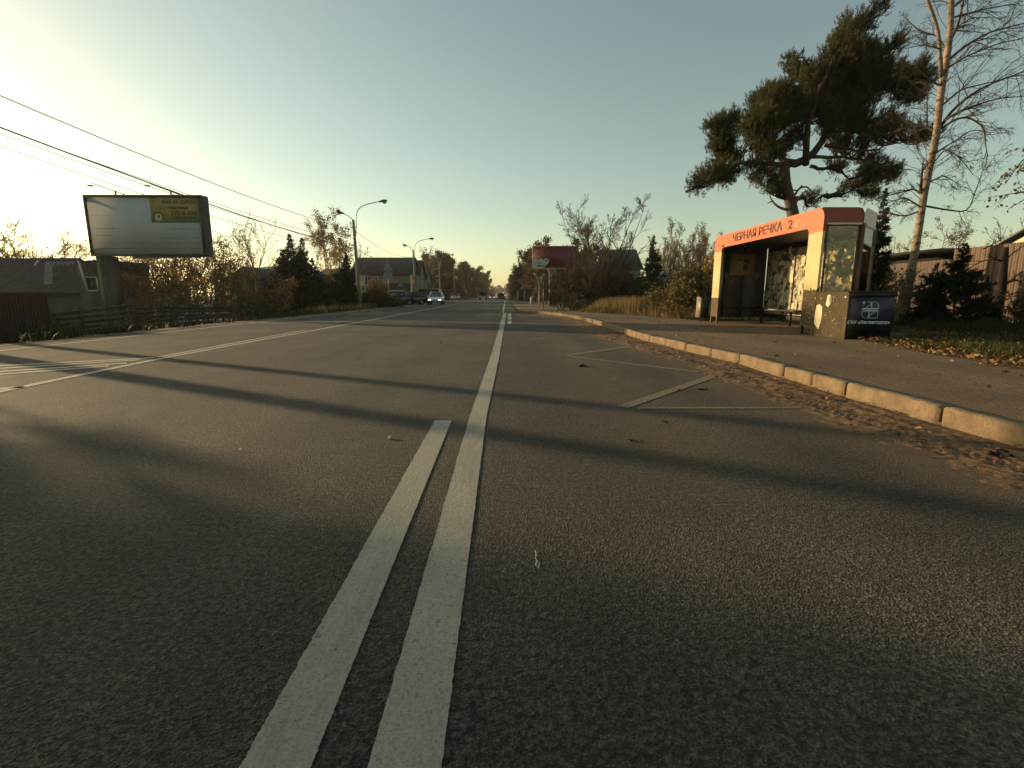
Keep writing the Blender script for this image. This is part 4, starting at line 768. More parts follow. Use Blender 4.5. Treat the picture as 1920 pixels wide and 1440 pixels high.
# left of the vanishing point
LT = 'trees lining the left side far down the road'
pl_ = [bare_tree('roadside_tree', 'rusty-topped tree in the dense left-hand row far down the road', 'tree', onY(*s), 10.6, 150 + k, LT, .5, 1 + k % 2, 1.0, BARK, L_RB, 7000, .32, m1=20, m2=7, m3=4, minr=.03, splay=.15, t0=.06, len1=.42) for k, s in enumerate(((840, 575, 135), (875, 575, 170), (812, 575, 118)))]
for k, (x, Y, s_) in enumerate(((826, 128, 1.0), (852, 142, 1.08), (862, 155, 1.05), (884, 185, 1.1), (892, 205, 1.1), (900, 225, 1.1), (907, 255, 1.1), (910, 290, 1.05), (799, 122, .85), (833, 150, 1.0), (847, 165, 1.1), (868, 190, 1.15), (914, 340, .9), (920, 420, .8))):
    dup(pl_[k % 3], onY(x, 575, Y), k * 1.3, s_)
for k, (x, Y, h) in enumerate(((822, 120, 3.6), (838, 128, 4.0), (850, 138, 4.2), (861, 150, 4.2), (871, 165, 4.6), (880, 182, 4.8), (888, 200, 5), (896, 225, 5), (903, 255, 5.5), (909, 300, 6), (915, 360, 7))):
    tmp_ = mound('bush', 'dark undergrowth bush below the dense left-hand tree row', onY(x - 8, 575, Y), 3.2 + Y * .012, 4.5, h, 400 + k, L_OAK, 2600, .5); tag(tmp_, group='undergrowth below the left tree row')
for k, (x, Y, h) in enumerate(((992, 92, 2.8), (1006, 90, 3.4), (1025, 88, 3.6), (978, 120, 3.6), (968, 160, 4), (962, 210, 4.4), (959, 270, 5))):
    tmp_ = mound('bush', 'brown undergrowth bush below the right-hand tree row', onY(x + 6, 575, Y), 3.2, 4.5, h, 430 + k, L_OAK, 2400, .45); tag(tmp_, group='undergrowth below the right tree row')
fg = MB(); g = np.random.default_rng(9)      # far wood closing the view at the end of the road
cs = []
for k in range(160):
    x = g.uniform(-330, 330); Y = g.uniform(640, 760) ; hh = g.uniform(9, 16); 
    q = unit(g.normal(size=(60, 3))) * g.uniform(.3, 1, (60, 1)); cs.append(np.array([x, Y, hh * .5]) + q * [6, 5, hh * .5])
c = np.concatenate(cs); quads(fg, c, 3.2, g, .8); tag(fg.build('far_wood', L_RB), 'low brown wood closing the view at the end of the road', 'wood', kind='stuff')

# ---- left side
bare_tree('bare_tree', 'spreading leafless tree above the derelict house roof', 'tree', onY(85, 570, 42), 8.0, 160, None, .65, 4, 1.2, BARKT, L_BRN, 900, .09, m1=12, m2=8, m3=5, minr=.014, splay=.3)
bare_tree('bare_tree', 'arching leafless tree at the left edge behind the derelict house', 'tree', onY(20, 570, 38), 5.8, 161, None, .8, 6, 1.2, BARK, L_BRN, 1200, .09, m1=11, m2=7, m3=5, minr=.014, splay=.6, up=-.01)
bare_tree('bare_tree', 'thin leafless tree just left of the white billboard', 'tree', onY(152, 570, 44), 6.6, 162, None, .5, 3, 1.2, BARKT, L_BRN, 700, .09, m1=9, m2=7, m3=5, minr=.014, splay=.25)
BL = [(232, 33, 4.2), (262, 36, 4.6), (290, 32, 4.2), (318, 36, 5.0), (345, 33, 4.3), (372, 31, 4.6), (398, 34, 5.6), (425, 36, 5.0), (250, 42, 5.6), (300, 44, 5.8), (352, 42, 5.8), (446, 33, 2.7), (478, 32, 2.0), (508, 33, 2.9), (276, 29, 2.8), (330, 28, 2.7), (384, 28, 2.6)]
bl = ['furthest left', 'second from the left', 'third from the left', 'fourth from the left', 'fifth from the left', 'sixth from the left', 'tallest, right of the white billboard', 'eighth from the left']
for k, (x, Y, h) in enumerate(BL):
    bare_tree('autumn_bush', 'rust-brown autumn bush in the thicket between the billboard post and the spruces', 'bush', onY(x, 570, Y), h * 1.15, 170 + k, 'rust-brown bushes behind the plank fence', .6, 5, 1.0, BARK, L_BRN, 1400 if Y < 38 else 900, .13, m1=8, m2=6, m3=4, minr=.008, splay=.4, len1=.45, crown_name='leaves')
for k, (x, Y, h) in enumerate(((462, 48, 7.2), (500, 52, 7.0), (492, 40, 8.2), (470, 37, 6.6))):
    bare_tree('bare_tree', ['leafless tree over the small gabled house', 'brown-leaved round tree left of the spruce group', 'tall wispy tree left of the spruce group', 'wispy upright tree left of centre over the bushes'][k], 'tree', onY(x, 570, Y), h, 200 + k, None, .4, 2, 1.0, BARKT, L_BRN, [300, 1600, 60, 60][k], .14, m1=9, m2=6, m3=4, minr=.011, splay=.18, up=.12)
SG = 'spruces of the dark group left of the lamp posts'
for k, (x, Y, h, r_, lb) in enumerate(((553, 42, 6.7, 3.0, 'tallest spruce of the dark group, second top from the left'), (537, 40, 5.2, 2.4, 'leftmost spruce of the dark group left of the lamp post'), (571, 43, 6.5, 2.6, 'spruce of the dark group with a thin leader, third top from the left'), (590, 44, 4.9, 2.6, 'rightmost lower spruce of the dark group'), (558, 37, 3.9, 3.2, 'broad low spruce at the front foot of the dark group'), (597, 38, 3.3, 2.4, 'low spruce filling the right foot of the dark group'))):
    spruce('spruce_tree', lb, onY(x, 575, Y), h + .3, r_, 210 + k, SG, dens=1.0, size=.28)
spruce('spruce_tree', 'single conical dark spruce just left of the nearest lamp post', onY(650, 575, 46), 5.7, 2.6, 220, dens=1.1, size=.26)
bare_tree('birch_tree', 'tall brown-leaved birch between the dark spruces', 'birch tree', onY(617, 575, 62), 9.6, 221, None, .5, 2, 1.0, MBI, L_BRN, 4500, .19, m1=16, m2=7, m3=5, minr=.014, splay=.12, t0=.2, up=.02)
bare_tree('birch_tree', 'smaller brown-leaved birch right of the tall brown one', 'birch tree', onY(634, 575, 58), 7.6, 222, None, .5, 1, 1.0, MBI, L_BRN, 2200, .19, m1=12, m2=7, m3=5, minr=.014, t0=.2)
bare_tree('bare_tree', 'faint bare tree behind the single conical spruce', 'tree', onY(668, 575, 60), 7.0, 223, None, .5, 2, 1.0, BARKT, None, 0, m1=9, m2=6, m3=5, minr=.014, splay=.15)
mound('bush', 'yellow-brown leafy bush beside the traffic sign', onY(708, 575, 50), 1.6, 1.4, 2.7, 230, leafmat('olive yellow leaves', [(.12, .085, .03), (.2, .13, .04), (.08, .07, .03)], .4), 4200, .15)
mound('bush', 'low dark bush in front of the parked cars', onY(722, 575, 47), 1.9, 1.2, 1.0, 231, L_GRN, 2600, .14)
bare_tree('bare_tree', 'pale bare tree just right of the second lamp post', 'tree', onY(806, 575, 112), 10.2, 232, None, .5, 1, 1.0, BARKT, L_OAK, 600, .2, m1=14, m2=7, m3=4, minr=.024, t0=.3)
# ------------------------------------------------------------------ billboards, poles, wires, signs
MSG = M('grey green steel', (.030, .036, .030), .55, .25, 3, .2, 20, dirt=(.07, .06, .04)); MCON = M('concrete pole', (.16, .15, .11), .9, .2, 5, .5, 30); MGA = M('galvanised pipe', (.20, .20, .19), .45, .2, 6, metal=.4)
def m_board():
    m, nt, p, out = nm('weathered white board'); v = objc(nt)
    c = ramp(nt, noise(nt, .8, 5, .6, v), [(.3, (.34, .36, .36)), (.7, (.41, .43, .425))]); sx = nt.nodes.new('ShaderNodeSeparateXYZ'); nt.links.new(v, sx.inputs[0])
    # peeled vinyl at the lower right, horizontal strip seams
    a = mth(nt, 'ADD', mth(nt, 'MULTIPLY', sx.outputs['X'], .30), mth(nt, 'MULTIPLY', sx.outputs['Z'], -.62))
    reg = ramp(nt, a, [(.80, g1(0)), (1.0, g1(1))]); vo = nt.nodes.new('ShaderNodeTexVoronoi'); vo.feature = 'DISTANCE_TO_EDGE'; vo.inputs['Scale'].default_value = 5; nt.links.new(v, vo.inputs['Vector'])
    cr = ramp(nt, noise(nt, 9, 6, .8, v, 1.2), [(.49, g1(1)), (.53, g1(0))]); f = mth(nt, 'MULTIPLY', reg, cr); c = mixc(nt, f, c, (.10, .10, .09))
    nt.links.new(c, p.inputs['Base Color']); p.inputs['Roughness'].default_value = .7; return m
YB = 27.2; xl, xr_, zb, zt_ = -21.45, -15.50, 3.06, 6.10
bb = thing('billboard', 'large blank white billboard with a yellow corner advert on a single post', 'billboard', (-21.4, YB, -.9))
# object coordinates of the panel start at the post foot
MB().box2((xl + .12, YB - .06, zb + .12), (xr_ - .12, YB + .05, zt_ - .1)).build('panel', m_board(), bb)
fr = MB().box2((xl, YB - .12, zt_ - .12), (xr_, YB + .12, zt_)).box2((xl, YB - .12, zb), (xr_, YB + .12, zb + .13)).box2((xl, YB - .119, zb + .131), (xl + .13, YB + .12, zt_ - .121)).box2((xr_ - .14, YB - .119, zb + .131), (xr_, YB + .12, zt_ - .121)); fr.build('frame', MSG, bb)
MB().poly([(xr_ + .01, YB - .1, zb), (xr_ + .09, YB + .40, zb - .02), (xr_ + .09, YB + .40, zt_), (xr_ + .01, YB - .1, zt_)]).poly([(xr_ + .09, YB + .40, zb), (xl + .6, YB + 2.0, zb), (xl + .6, YB + 2.0, zt_), (xr_ + .09, YB + .40, zt_)]).build('rear_panel', MSG, bb)
MYL = M('faded yellow vinyl', (.27, .22, .06), .7, .2, 2, dirt=(.2, .18, .08)); MGN = M('green vinyl', (.06, .15, .06), .7, .2, 4); MDT = M('dark print', (.055, .05, .03), .8, .2, 9)
ax, az_ = xl + 3.30, zt_ - 1.33; yb_ = YB - .068
MB().box2((ax, yb_, az_), (xr_ - .15, YB - .062, zt_ - .125)).build('advert', MYL, bb)
MB().box2((ax, yb_ - .006, az_ - .02), (xr_ - .15, yb_ - .001, az_ + .15)).build('advert_band', MGN, bb)
for s_, h, x, z, w in (('АМА НА ЩИТАХ', .24, ax + .62, zt_ - .43, 1.74), ('С ОСВЕЩЕНИЕМ!', .17, ax + .48, zt_ - .69, 1.45), ('777-9-500', .25, ax + 1.05, zt_ - .98, 1.28), ('в 8(812)715-940', .11, ax + 1.1, zt_ - 1.14, 1.2)):
    text_mesh('lettering', s_, h, MDT, bb, (x, yb_ - .003, z), (1, 0, 0), (0, 0, 1), width=w, ext=.002, bold=.008)
lg = MB(); 
for r_, m_ in ((.26, 0),): lg.poly([(ax + .36 + r_ * math.cos(a), yb_ - .010, az_ + .26 + r_ * math.sin(a)) for a in np.linspace(0, 2 * math.pi, 22)[:-1]])
lg.build('emblem', MGN, bb)
MB().poly([(ax + .38 + .18 * math.cos(a), yb_ - .013, az_ + .24 + .18 * math.sin(a)) for a in np.linspace(0, 2 * math.pi, 20)[:-1]]).build('emblem', M('pale print', (.45, .42, .25), .8), bb)
MB().poly([(ax + .41 + .07 * math.cos(a), yb_ - .016, az_ + .28 + .07 * math.sin(a)) for a in np.linspace(0, 2 * math.pi, 12)[:-1]]).build('emblem', MDT, bb)
sm_ = MB(); rq = random.Random(4)
for z, x0, x1 in ((5.1, .25, 1.2), (4.45, .3, 1.6), (4.42, 3.8, 5.7), (4.1, .35, 1.4), (3.98, 3.6, 5.75), (3.72, .4, 5.75), (3.44, .4, 5.75), (3.24, .9, 1.7), (3.22, 3.2, 5.6)):
    x = x0
    while x < x1: w = rq.uniform(.3, 1.1); sm_.box2((xl + x, YB - .064, z), (xl + min(x + w, x1), YB - .0605, z + rq.uniform(.008, .02))); x += w + rq.uniform(0, .15)
sm_.build('seam', M('seam grey', (.12, .12, .11), .8), bb)  # thin dark grey seams between the panel strips
po = MB(); pxl, pxr = py(186, 520, YB)[0], py(214, 520, YB)[0]
po.box2((pxl, YB - .05, -1.0), (pxr, YB + .5, zb)); 
for q in (.28, .50, .72): po.box2((pxl + (pxr - pxl) * q - .02, YB - .075, -1.0), (pxl + (pxr - pxl) * q + .02, YB - .052, zb - .5))
po.box2((pxl + .12, YB - .08, zb - .42), (pxr - .35, YB - .052, zb - .38)); po.build('post', MSG, bb)
for u in (.27, .74):
    x = xl + (xr_ - xl) * u; lm = MB().bar((x + .45, YB, zt_ + .02), (x - .55, YB - .75, zt_ + .42), .035).bar((x, YB, zt_), (x, YB, zt_ + .22), .05); o = lm.build('lamp_arm', MSG, bb)
    MB().box((x - .62, YB - .78, zt_ + .30), (.22, .12, .06), rz=.5).build('floodlight', MDR, bb)

# street lamps along the left kerb: concrete pole, short arm to the left, tall swan neck over the road
def lamp():
    t = thing('street_lamp', 'nearest concrete lamp post with a tall curved arm over the road', 'street lamp', (-12.2, 43.2, -.3), 'street lamps along the left roadside')
    x, y, z = -12.2, 43.2, 7.2
    MB().tube([(x - .0, y, -1.0), (x - .12, y, 3), (x - .25, y, z)], [.17, .14, .10], 10).build('pole', MCON, t, smooth=True)
    sw = spline([(x - .10, y, 5.9), (x - .02, y, 6.6), (x - .02, y, 7.4), (x + .12, y, 7.95), (x + .55, y, 8.30), (x + 1.2, y, 8.47), (x + 1.9, y, 8.62)], 20)
    MB().tube(sw, .034, 7).bar((x - .2, y, 6.1), (x - .05, y, 6.1), .05).bar((x - .2, y, 6.6), (x - .03, y, 6.6), .05).build('curved_arm', MGA, t, smooth=True)
    MB().tube(spline([(x - .25, y, z - .05), (x - .5, y, z + .22), (x - .85, y, z + .42), (x - 1.0, y, z + .48)], 8), .03, 7).build('short_arm', MGA, t, smooth=True)
    def head(c, d, nm_):
        c = np.array(c); d = unit(np.array(d, float)); k = MB(); s = np.array([0, .28, .5, .72]); r = np.array([.05, .10, .125, .05])
        k.tube([c + d * q for q in s], r, 10); o = k.build('lamp_head', MSG, t, smooth=True)
        bw = MB().tube([c + d * .34 + [0, 0, -.12], c + d * .5 + [0, 0, -.155], c + d * .66 + [0, 0, -.12]], [.05, .09, .04], 8).build('lens', M('lamp lens' + nm_, (.35, .35, .28), .2, .05), o.parent, smooth=True)
        bw.parent = o
    head((x + 1.9, y, 8.62), (1, 0, .12), 'a'); head((x - .95, y, z + .46), (-1, 0, .35), 'b')
    return t
L0 = lamp()
for y, lb in ((70.6, 'second lamp post, in front of the brown-roofed house end'), (98, 'third lamp post against the pale bare tree'), (126, 'farthest lamp post before the dense left-hand tree row'), (13.0, 'lamp post standing just outside the left edge of the view'), (-14, 'lamp post behind the camera on the left roadside')):
    dup(L0, (-12.2 if y > 20 else -13.9, y, -.3), label=lb)
# wires
MWR = M('black cable', (.03, .03, .03), .6, .1)
def wire(lb, A, B, sag, r=.016, n=24):
    A = np.array(A, float); B = np.array(B, float); u = np.linspace(0, 1, n)[:, None]; P = A * (1 - u) + B * u; P[:, 2] -= (4 * sag * u * (1 - u))[:, 0]
    o = MB().tube(P, r, 5).build('overhead_wire', MWR, org=Vector(A)); return tag(o, lb, 'wire', 'overhead wires along the left roadside')
p0 = (-13.9, 13.0)
wire('uppermost sagging wire running to the nearest lamp post', (p0[0], p0[1], 6.55), (-12.32, 43.2, 6.3), .38)
wire('thick wire crossing behind the top of the white billboard edge', (p0[0] - .1, p0[1], 5.75), (-12.28, 43.2, 4.85), .32, .024)
wire('upper wire between the first and second lamp posts', (-12.32, 43.2, 6.3), (-12.32, 70.6, 6.25), .7)
wire('lower wire between the first and second lamp posts', (-12.28, 43.2, 4.85), (-12.28, 70.6, 4.8), .55, .02)
wire('upper wire beyond the second lamp post', (-12.32, 70.6, 6.25), (-12.3, 98, 6.2), .7, .016)
wire('lower wire beyond the second lamp post', (-12.28, 70.6, 4.8), (-12.3, 98, 4.8), .6, .016)
wire('upper wire passing overhead between the nearer posts', (-13.9, -14, 6.6), (p0[0], p0[1], 6.55), .5)
for k, (y0, y1, s_) in enumerate(((238, 440, 'upper thin wire of the pair behind the white billboard'), (250, 447, 'lower thin wire of the pair behind the white billboard'), (273, 462, 'lowest thin wire passing behind the white billboard'))):
    a = py(-30, y0 - 10, 33); b = py(600, y1, 60); wire(s_ if isinstance(s_, str) else '', a, b, .35, .024)
a = py(0, 418, 40); wire('faint cable left of the white billboard', py(40, 412, 40), py(165, 378, 40), .25, .014)

# traffic signs
def sign_post(t, x, y, z0, z1): MB().tube([(x, y, z0), (x, y, z1)], .035, 8).build('post', MGA, t, smooth=True)
MSB = M('back of sign', (.20, .21, .20), .6, .15, 4)
q = py(729, 545, 47); t = thing('traffic_sign', 'grey backs of a triangular and a round sign on one post', 'road sign', (q[0], 47, -.2)); x = q[0]
sign_post(t, x, 47, -.3, 4.4); zc_ = py(729, 515, 47)[2]; zr = py(729, 515, 47)[2]
tri = [(x - .47, 46.93, py(729, 507, 47)[2]), (x + .47, 46.93, py(729, 507, 47)[2]), (x, 46.93, py(729, 490, 47)[2])]
MB().extrude(tri, (0, .03, 0)).build('triangle_plate', MSB, t)
rc = py(729, 515.5, 47)[2]; MB().extrude([(x + .40 * math.cos(a), 46.93, rc + .40 * math.sin(a)) for a in np.linspace(0, 2 * math.pi, 25)[:-1]], (0, .03, 0)).build('round_plate', MSB, t)
q = pz(1018.5, 575); Ys = 41; x = py(1019, 550, Ys)[0]; t = thing('priority_road_sign', 'pale diamond road sign on a thin post below the red billboard', 'road sign', (x, Ys, .05))
sign_post(t, x, Ys, 0, py(1019, 530, Ys)[2]); c = py(1019, 521, Ys)[2]; s_ = .36
for d, mt_, nm_, e in ((s_, M('sign white', (.42, .42, .36), .5, .1), 'plate', 0), (s_ * .72, M('sign yellow', (.30, .28, .17), .5, .1), 'plate_face', .004)):
    MB().extrude([(x - d, Ys - .05 - e, c), (x, Ys - .05 - e, c - d), (x + d, Ys - .05 - e, c), (x, Ys - .05 - e, c + d)], (0, .02, 0)).build(nm_, mt_, t)
t = thing('sign_post', 'bent grey pipe standing left of the diamond sign', 'post', (py(1011, 550, 43)[0], 43, 0)); x = t.location.x
MB().tube(spline([(x, 43, 0), (x, 43, 2.0), (x - .1, 43, 2.5), (x - .45, 43, 2.9)], 10), .035, 7).build('pipe', MGA, t)
# red billboard
Yr = 52; A1 = py(998, 461, Yr); B1_ = py(998, 504, Yr); C1 = py(1084, 461, Yr); t = thing('red_billboard', 'dark red billboard with a white cloud shape behind the leafless tree', 'billboard', (A1[0] + 3, Yr, 0))
x0, x1, z0, z1_ = A1[0], C1[0], B1_[2], A1[2]
MRD = M('dark red vinyl', (.11, .018, .022), .5, .12, 1.5); MB().box2((x0 + .09, Yr - .02, z0 + .09), (x1, Yr + .06, z1_ - .06)).build('panel', MRD, t)
MPF = M('pale frame', (.40, .33, .27), .6, .1, 4); MB().box2((x0, Yr - .06, z0), (x0 + .09, Yr + .1, z1_)).box2((x0 + .091, Yr - .05, z0), (x1, Yr + .1, z0 + .09)).box2((x0 + .091, Yr - .05, z1_ - .06), (x1, Yr + .1, z1_)).build('frame', MPF, t)
k = .0553
def RP(u, v): return (x0 + (u - 12.7) * .0553 * 1.0, Yr - .03, z1_ - (v - 11) * .0553)   # u,v in pixels of the survey
def zz(px_, py_): q_ = py(985 + px_ / 16, 450 + py_ / 16, Yr); return (q_[0], Yr - .03, q_[2])
cl = [zz(225, 860), zz(225, 620)] + [zz(300 + 75 * math.cos(a), 640 - 70 * math.sin(a)) for a in np.linspace(math.pi * .95, .25, 8)] + [zz(470 + 75 * math.cos(a), 635 - 75 * math.sin(a)) for a in np.linspace(math.pi * .85, .35, 8)] + [zz(630 + 80 * math.cos(a), 635 - 85 * math.sin(a)) for a in np.linspace(math.pi * .85, -.3, 10)] + [zz(545, 860)]
MWH = M('white vinyl', (.42, .45, .42), .6, .1); MB().poly(cl[::-1]).build('cloud_shape', MWH, t)
def under(o_, w=.0): return o_
q_ = zz(350, 805); text_mesh('lettering', '890 ₽', .26, MDT, t, (q_[0], Yr - .036, q_[2]), (1, 0, 0), (0, 0, 1), width=zz(560, 0)[0] - zz(350, 0)[0], bold=.01)
pb_ = MB(); rq = random.Random(8)
for (ya, yb2, xa, xb, mm) in ((310, 335, 300, 550, 0), (370, 395, 300, 540, 0), (430, 455, 300, 600, 0)):
    xx = xa
    while xx < xb: w = rq.uniform(14, 22); a_ = zz(xx, yb2); b_ = zz(xx + w, ya + rq.choice((0, 6, 8))); pb_.box2((a_[0], Yr - .034, a_[2]), (b_[0], Yr - .024, b_[2])); xx += w + 6
pb_.build('small_print', M('pink print', (.42, .22, .2), .6), t)
pb_ = MB()
for (ya, yb2, xa, xb) in ((655, 668, 285, 460), (692, 708, 285, 560), (605, 640, 585, 680)):
    xx = xa
    while xx < xb: w = rq.uniform(12, 20); a_ = zz(xx, yb2); b_ = zz(xx + w, ya); pb_.box2((a_[0], Yr - .036, a_[2]), (b_[0], Yr - .031, b_[2])); xx += w + 5
pb_.build('small_print', MDT, t)
MB().bar((zz(540, 0)[0], Yr, z1_), (zz(540, 0)[0], Yr, z1_ + .5), .06).box((zz(535, 0)[0], Yr, z1_ + .52), (.16, .16, .14)).build('beacon', MDR, t)
pxa, pxb = zz(725, 0)[0], zz(970, 0)[0]; MB().box2((pxa, Yr - .05, 0), (pxa + .09, Yr + .2, z0)).build('post_edge', MPF, t)
MB().box2((pxa + .092, Yr, 0), (pxb, Yr + .4, z0)).build('post', M('grey blue steel sheet', (.10, .12, .11), .6, .2, 3), t)
q_ = zz(800, 1170); text_mesh('lettering', '154', .22, MDT, t, (q_[0], Yr - .004, q_[2]), (1, 0, 0), (0, 0, 1), width=.42)
t = thing('pipe_stand', 'short white bent pipe under the red billboard', 'pipe', (zz(965, 0)[0], 47, 0)); x = py(1045, 550, 47)[0]
MB().tube(spline([(x, 47, .1), (x, 47, py(0, 528, 47)[2]), (x + .12, 47, py(0, 526, 47)[2]), (x + .38, 47, py(0, 526, 47)[2])], 9), .045, 8).build('pipe', MPF, t)

# ------------------------------------------------------------------ fences
def m_planks(name, c, sc_=1.0): return M(name, c, .85, .35, 2.4 * sc_, .5, 14)
MFB = M('brown profiled sheet', (.098, .054, .030), .55, .12, .8, .0); 
fx = lambda y: np.interp(y, [2, 16, 23.5, 30], [14.6, 16.2, 17.2, 18.2])
def profiled_fence(name, lb, y0, y1, top0, top1, mat, step=.22):
    t = thing(name, lb, 'fence', (float(fx(y0)), y0, .1)); n = int((y1 - y0) / step); V = []; 
    for k in range(n + 1):
        for j, (o, d) in enumerate(((0, 0), (.10, 0), (.12, .035), (.20, .035))):
            y = y0 + k * step + o; x = float(fx(y)) - d; zt2 = top0 + (top1 - top0) * (y - y0) / (y1 - y0); V += [(x, y, .15), (x, y, zt2)]
    m_ = len(V) // 2; MB().add(V, [(2*i, 2*i+2, 2*i+3, 2*i+1) for i in range(m_ - 1)]).build('sheet', mat, t)
    rl = MB(); rl.bar((float(fx(y0)) + .06, y0, .5), (float(fx(y1)) + .06, y1, .5), .05).bar((float(fx(y0)) + .06, y0, 2.0), (float(fx(y1)) + .06, y1, 2.0), .05); rl.build('rail', MDR, t)
    MB().box2((min(float(fx(y0)), float(fx(y1))) + .05, y0, -.1), (max(float(fx(y0)), float(fx(y1))) + .1, y1, .3)).build('plinth', MCON, t); return t
profiled_fence('metal_fence', 'brown profiled-sheet fence along the right edge', 6.0, 18.6, 2.60, 2.72, MFB)
MFB2 = M('older brown sheet', (.072, .045, .030), .6, .15, .8)
profiled_fence('metal_fence', 'lower duller brown sheet fence behind the birch', 18.7, 29, 2.38, 2.45, MFB2, .42)
# shed and gabled house behind
t = thing('shed', 'long dark shed roof just above the fence behind the birch', 'shed', (20.5, 26, 0))
MB().box2((17.9, 21.2, 0), (24, 31, 2.6)).build('wall', M('dark shed wall', (.04, .035, .03), .8), t); MB().box((21, 26, 2.86), (7, 11, .12), rx=0).build('roof', MDR, t)
t = thing('house', 'white gable end with a blue-grey roof above the fence at the right edge', 'house', (21.0, 17.5, 0))
Xg = 17.7; e0 = px(1880, 461, Xg); e1 = px(1935, 430, Xg); sl_g = (e1[2] - e0[2]) / (e0[1] - e1[1]); ym = e0[1] - 3.4; za = e0[2] + sl_g * 3.4
MB().box2((Xg + .05, e0[1] - 6.6, 0), (Xg + 4, e0[1] - .3, e0[2])).build('wall', M('cream siding', (.55, .50, .38), .7, .06, 1), t)
MB().extrude([(Xg, e0[1] - .15, e0[2] + .001), (Xg, e0[1] - 6.65, e0[2] + .001), (Xg, ym, za - .03)], (4, 0, 0)).build('gable', M('white boarding', (.62, .56, .36), .7, .05, 1), t)
MBLR = M('blue grey roof sheet', (.05, .055, .09), .5, .15, 1)
for yo in (e0[1] + .12, e0[1] - 6.92):
    a_ = np.array([Xg - .25, yo, e0[2] - .05]); b_ = np.array([Xg - .25, ym, za + .04]); MB().extrude([a_, b_, b_ + [0, 0, .06], a_ + [0, 0, .06]], (4.5, 0, 0)).build('roof', MBLR, t)
# left: red sheet fence and the plank fence
t = thing('metal_fence', 'dark red sheet fence at the left edge', 'fence', (-17, 16.5, -.95)); A_ = py(-120, 551, 15.4); B_ = py(88, 550, 17.4); n = 60; V = []
for k in range(n * 2 + 1):
    u = k / (n * 2); x, y = A_[0] * (1 - u) + B_[0] * u, A_[1] * (1 - u) + B_[1] * u; V += [(x, y - (.03 if (k // 2) % 2 else 0), -.95), (x, y - (.03 if (k // 2) % 2 else 0), A_[2] * (1 - u) + B_[2] * u)]
MB().add(V, [(2*i, 2*i+2, 2*i+3, 2*i+1) for i in range(n * 2)]).build('sheet', M('dark red sheet', (.034, .010, .009), .6, .2, 1), t); MB().bar((A_[0], A_[1], A_[2] + .01), (B_[0], B_[1], B_[2] + .01), .05).build('rail', MDR, t)
MPL = m_planks('weathered planks', (.030, .026, .020))
def plank_fence(lb, a, b, z0a, z1a, z0b, z1b, n=8):
    a = np.array(a, float); b = np.array(b, float); t = thing('plank_fence', lb, 'fence', (a[0], a[1], -.9)); L = np.linalg.norm(b - a); rz_ = random.Random(int(a[0] * 10))
    for k in range(n):
        f = k / (n - 1); za = z0a + (z1a - z0a) * f; zb_ = z0b + (z1b - z0b) * f; h = (z1a - z0a) / n * .82; nn = np.array([-(b - a)[1], (b - a)[0]]) / L * rz_.uniform(-.03, .03)
        MB().bar((a[0] + nn[0], a[1] + nn[1], za + rz_.uniform(-.02, .02)), (b[0] + nn[0], b[1] + nn[1], zb_ + rz_.uniform(-.04, .04)), .03, h).build('plank', MPL, t)
    m_ = int(L / 2.4) + 1
    for k in range(m_ + 1):
        u = k / m_; x, y = a * (1 - u) + b * u; MB().box((x, y + .06, (-1.1 + z1a * (1 - u) + z1b * u + .1) / 2), (.1, .1, 1.3 + .5)).build('post', MPL, t)
pa, pb2 = py(90, 590, 17.6), py(240, 574, 22.5)
plank_fence('weathered horizontal plank fence next to the red sheet fence', (pa[0], 17.6), (pb2[0], 22.5), -.85, .38, -.85, .58)
pc = py(300, 573, 24.0); pd = py(432, 575, 27.5)
plank_fence('lower dark plank fence below the autumn bushes', (pb2[0] + .1, 22.55), (pd[0], 27.5), -.85, .52, -.8, .40)

# ------------------------------------------------------------------ houses on the left
MW1 = M('grey render', (.065, .066, .058), .9, .3, 1.2, .3, 9, dirt=(.05, .05, .04)); MR1 = M('old felt roof', (.034, .035, .033), .85, .45, 1.5, .3, 12, dirt=(.07, .07, .06)); MWF = M('white window frame', (.42, .43, .40), .6, .1); MDG = M('dark glass', (.012, .014, .016), .08, .2, 3)
def Yx(x, y, Y): return py(x, y, Y)
# derelict house: long roof facing the road, gable on the right
t = thing('derelict_house', 'derelict grey house with a sagging patched roof behind the red fence', 'house', (-26, 31, -.95)); Yh = 31.0
rl_, rr2 = Yx(-60, 487, Yh + 2), Yx(150, 486, Yh + 2); el, er = Yx(-60, 548, Yh - .6), Yx(150, 552, Yh - .6)
MB().extrude([(rl_[0], rl_[1], rl_[2]), (rr2[0], rr2[1], rr2[2]), (er[0] + .15, er[1], er[2]), (el[0], el[1], el[2])], (0, .05, .09)).extrude([(rl_[0], rl_[1], rl_[2]), (rr2[0], rr2[1], rr2[2]), (rr2[0], Yh + 5, rr2[2] - 1.9), (rl_[0], Yh + 5, rr2[2] - 1.9)], (0, .05, .09)).build('roof', MR1, t)
gx = er[0] - .1; MB().box2((el[0] + .3, Yh - .2, -1.2), (gx - .02, Yh + 4.6, er[2] - .05)).build('wall', MW1, t)
MB().poly([(el[0], Yh - .22, -1.0), (gx, Yh - .22, -1.0), (gx, Yh - .22, er[2]), (el[0], Yh - .22, el[2])]).build('wall', MW1, t)
ga = [(gx, Yh - .2, -1.2), (gx, Yh + 4.6, -1.2), (gx, Yh + 4.6, er[2]), (gx, Yh + 2, rr2[2] - .08), (gx, Yh - .2, er[2])]; MB().poly(ga).build('gable_wall', MW1, t)
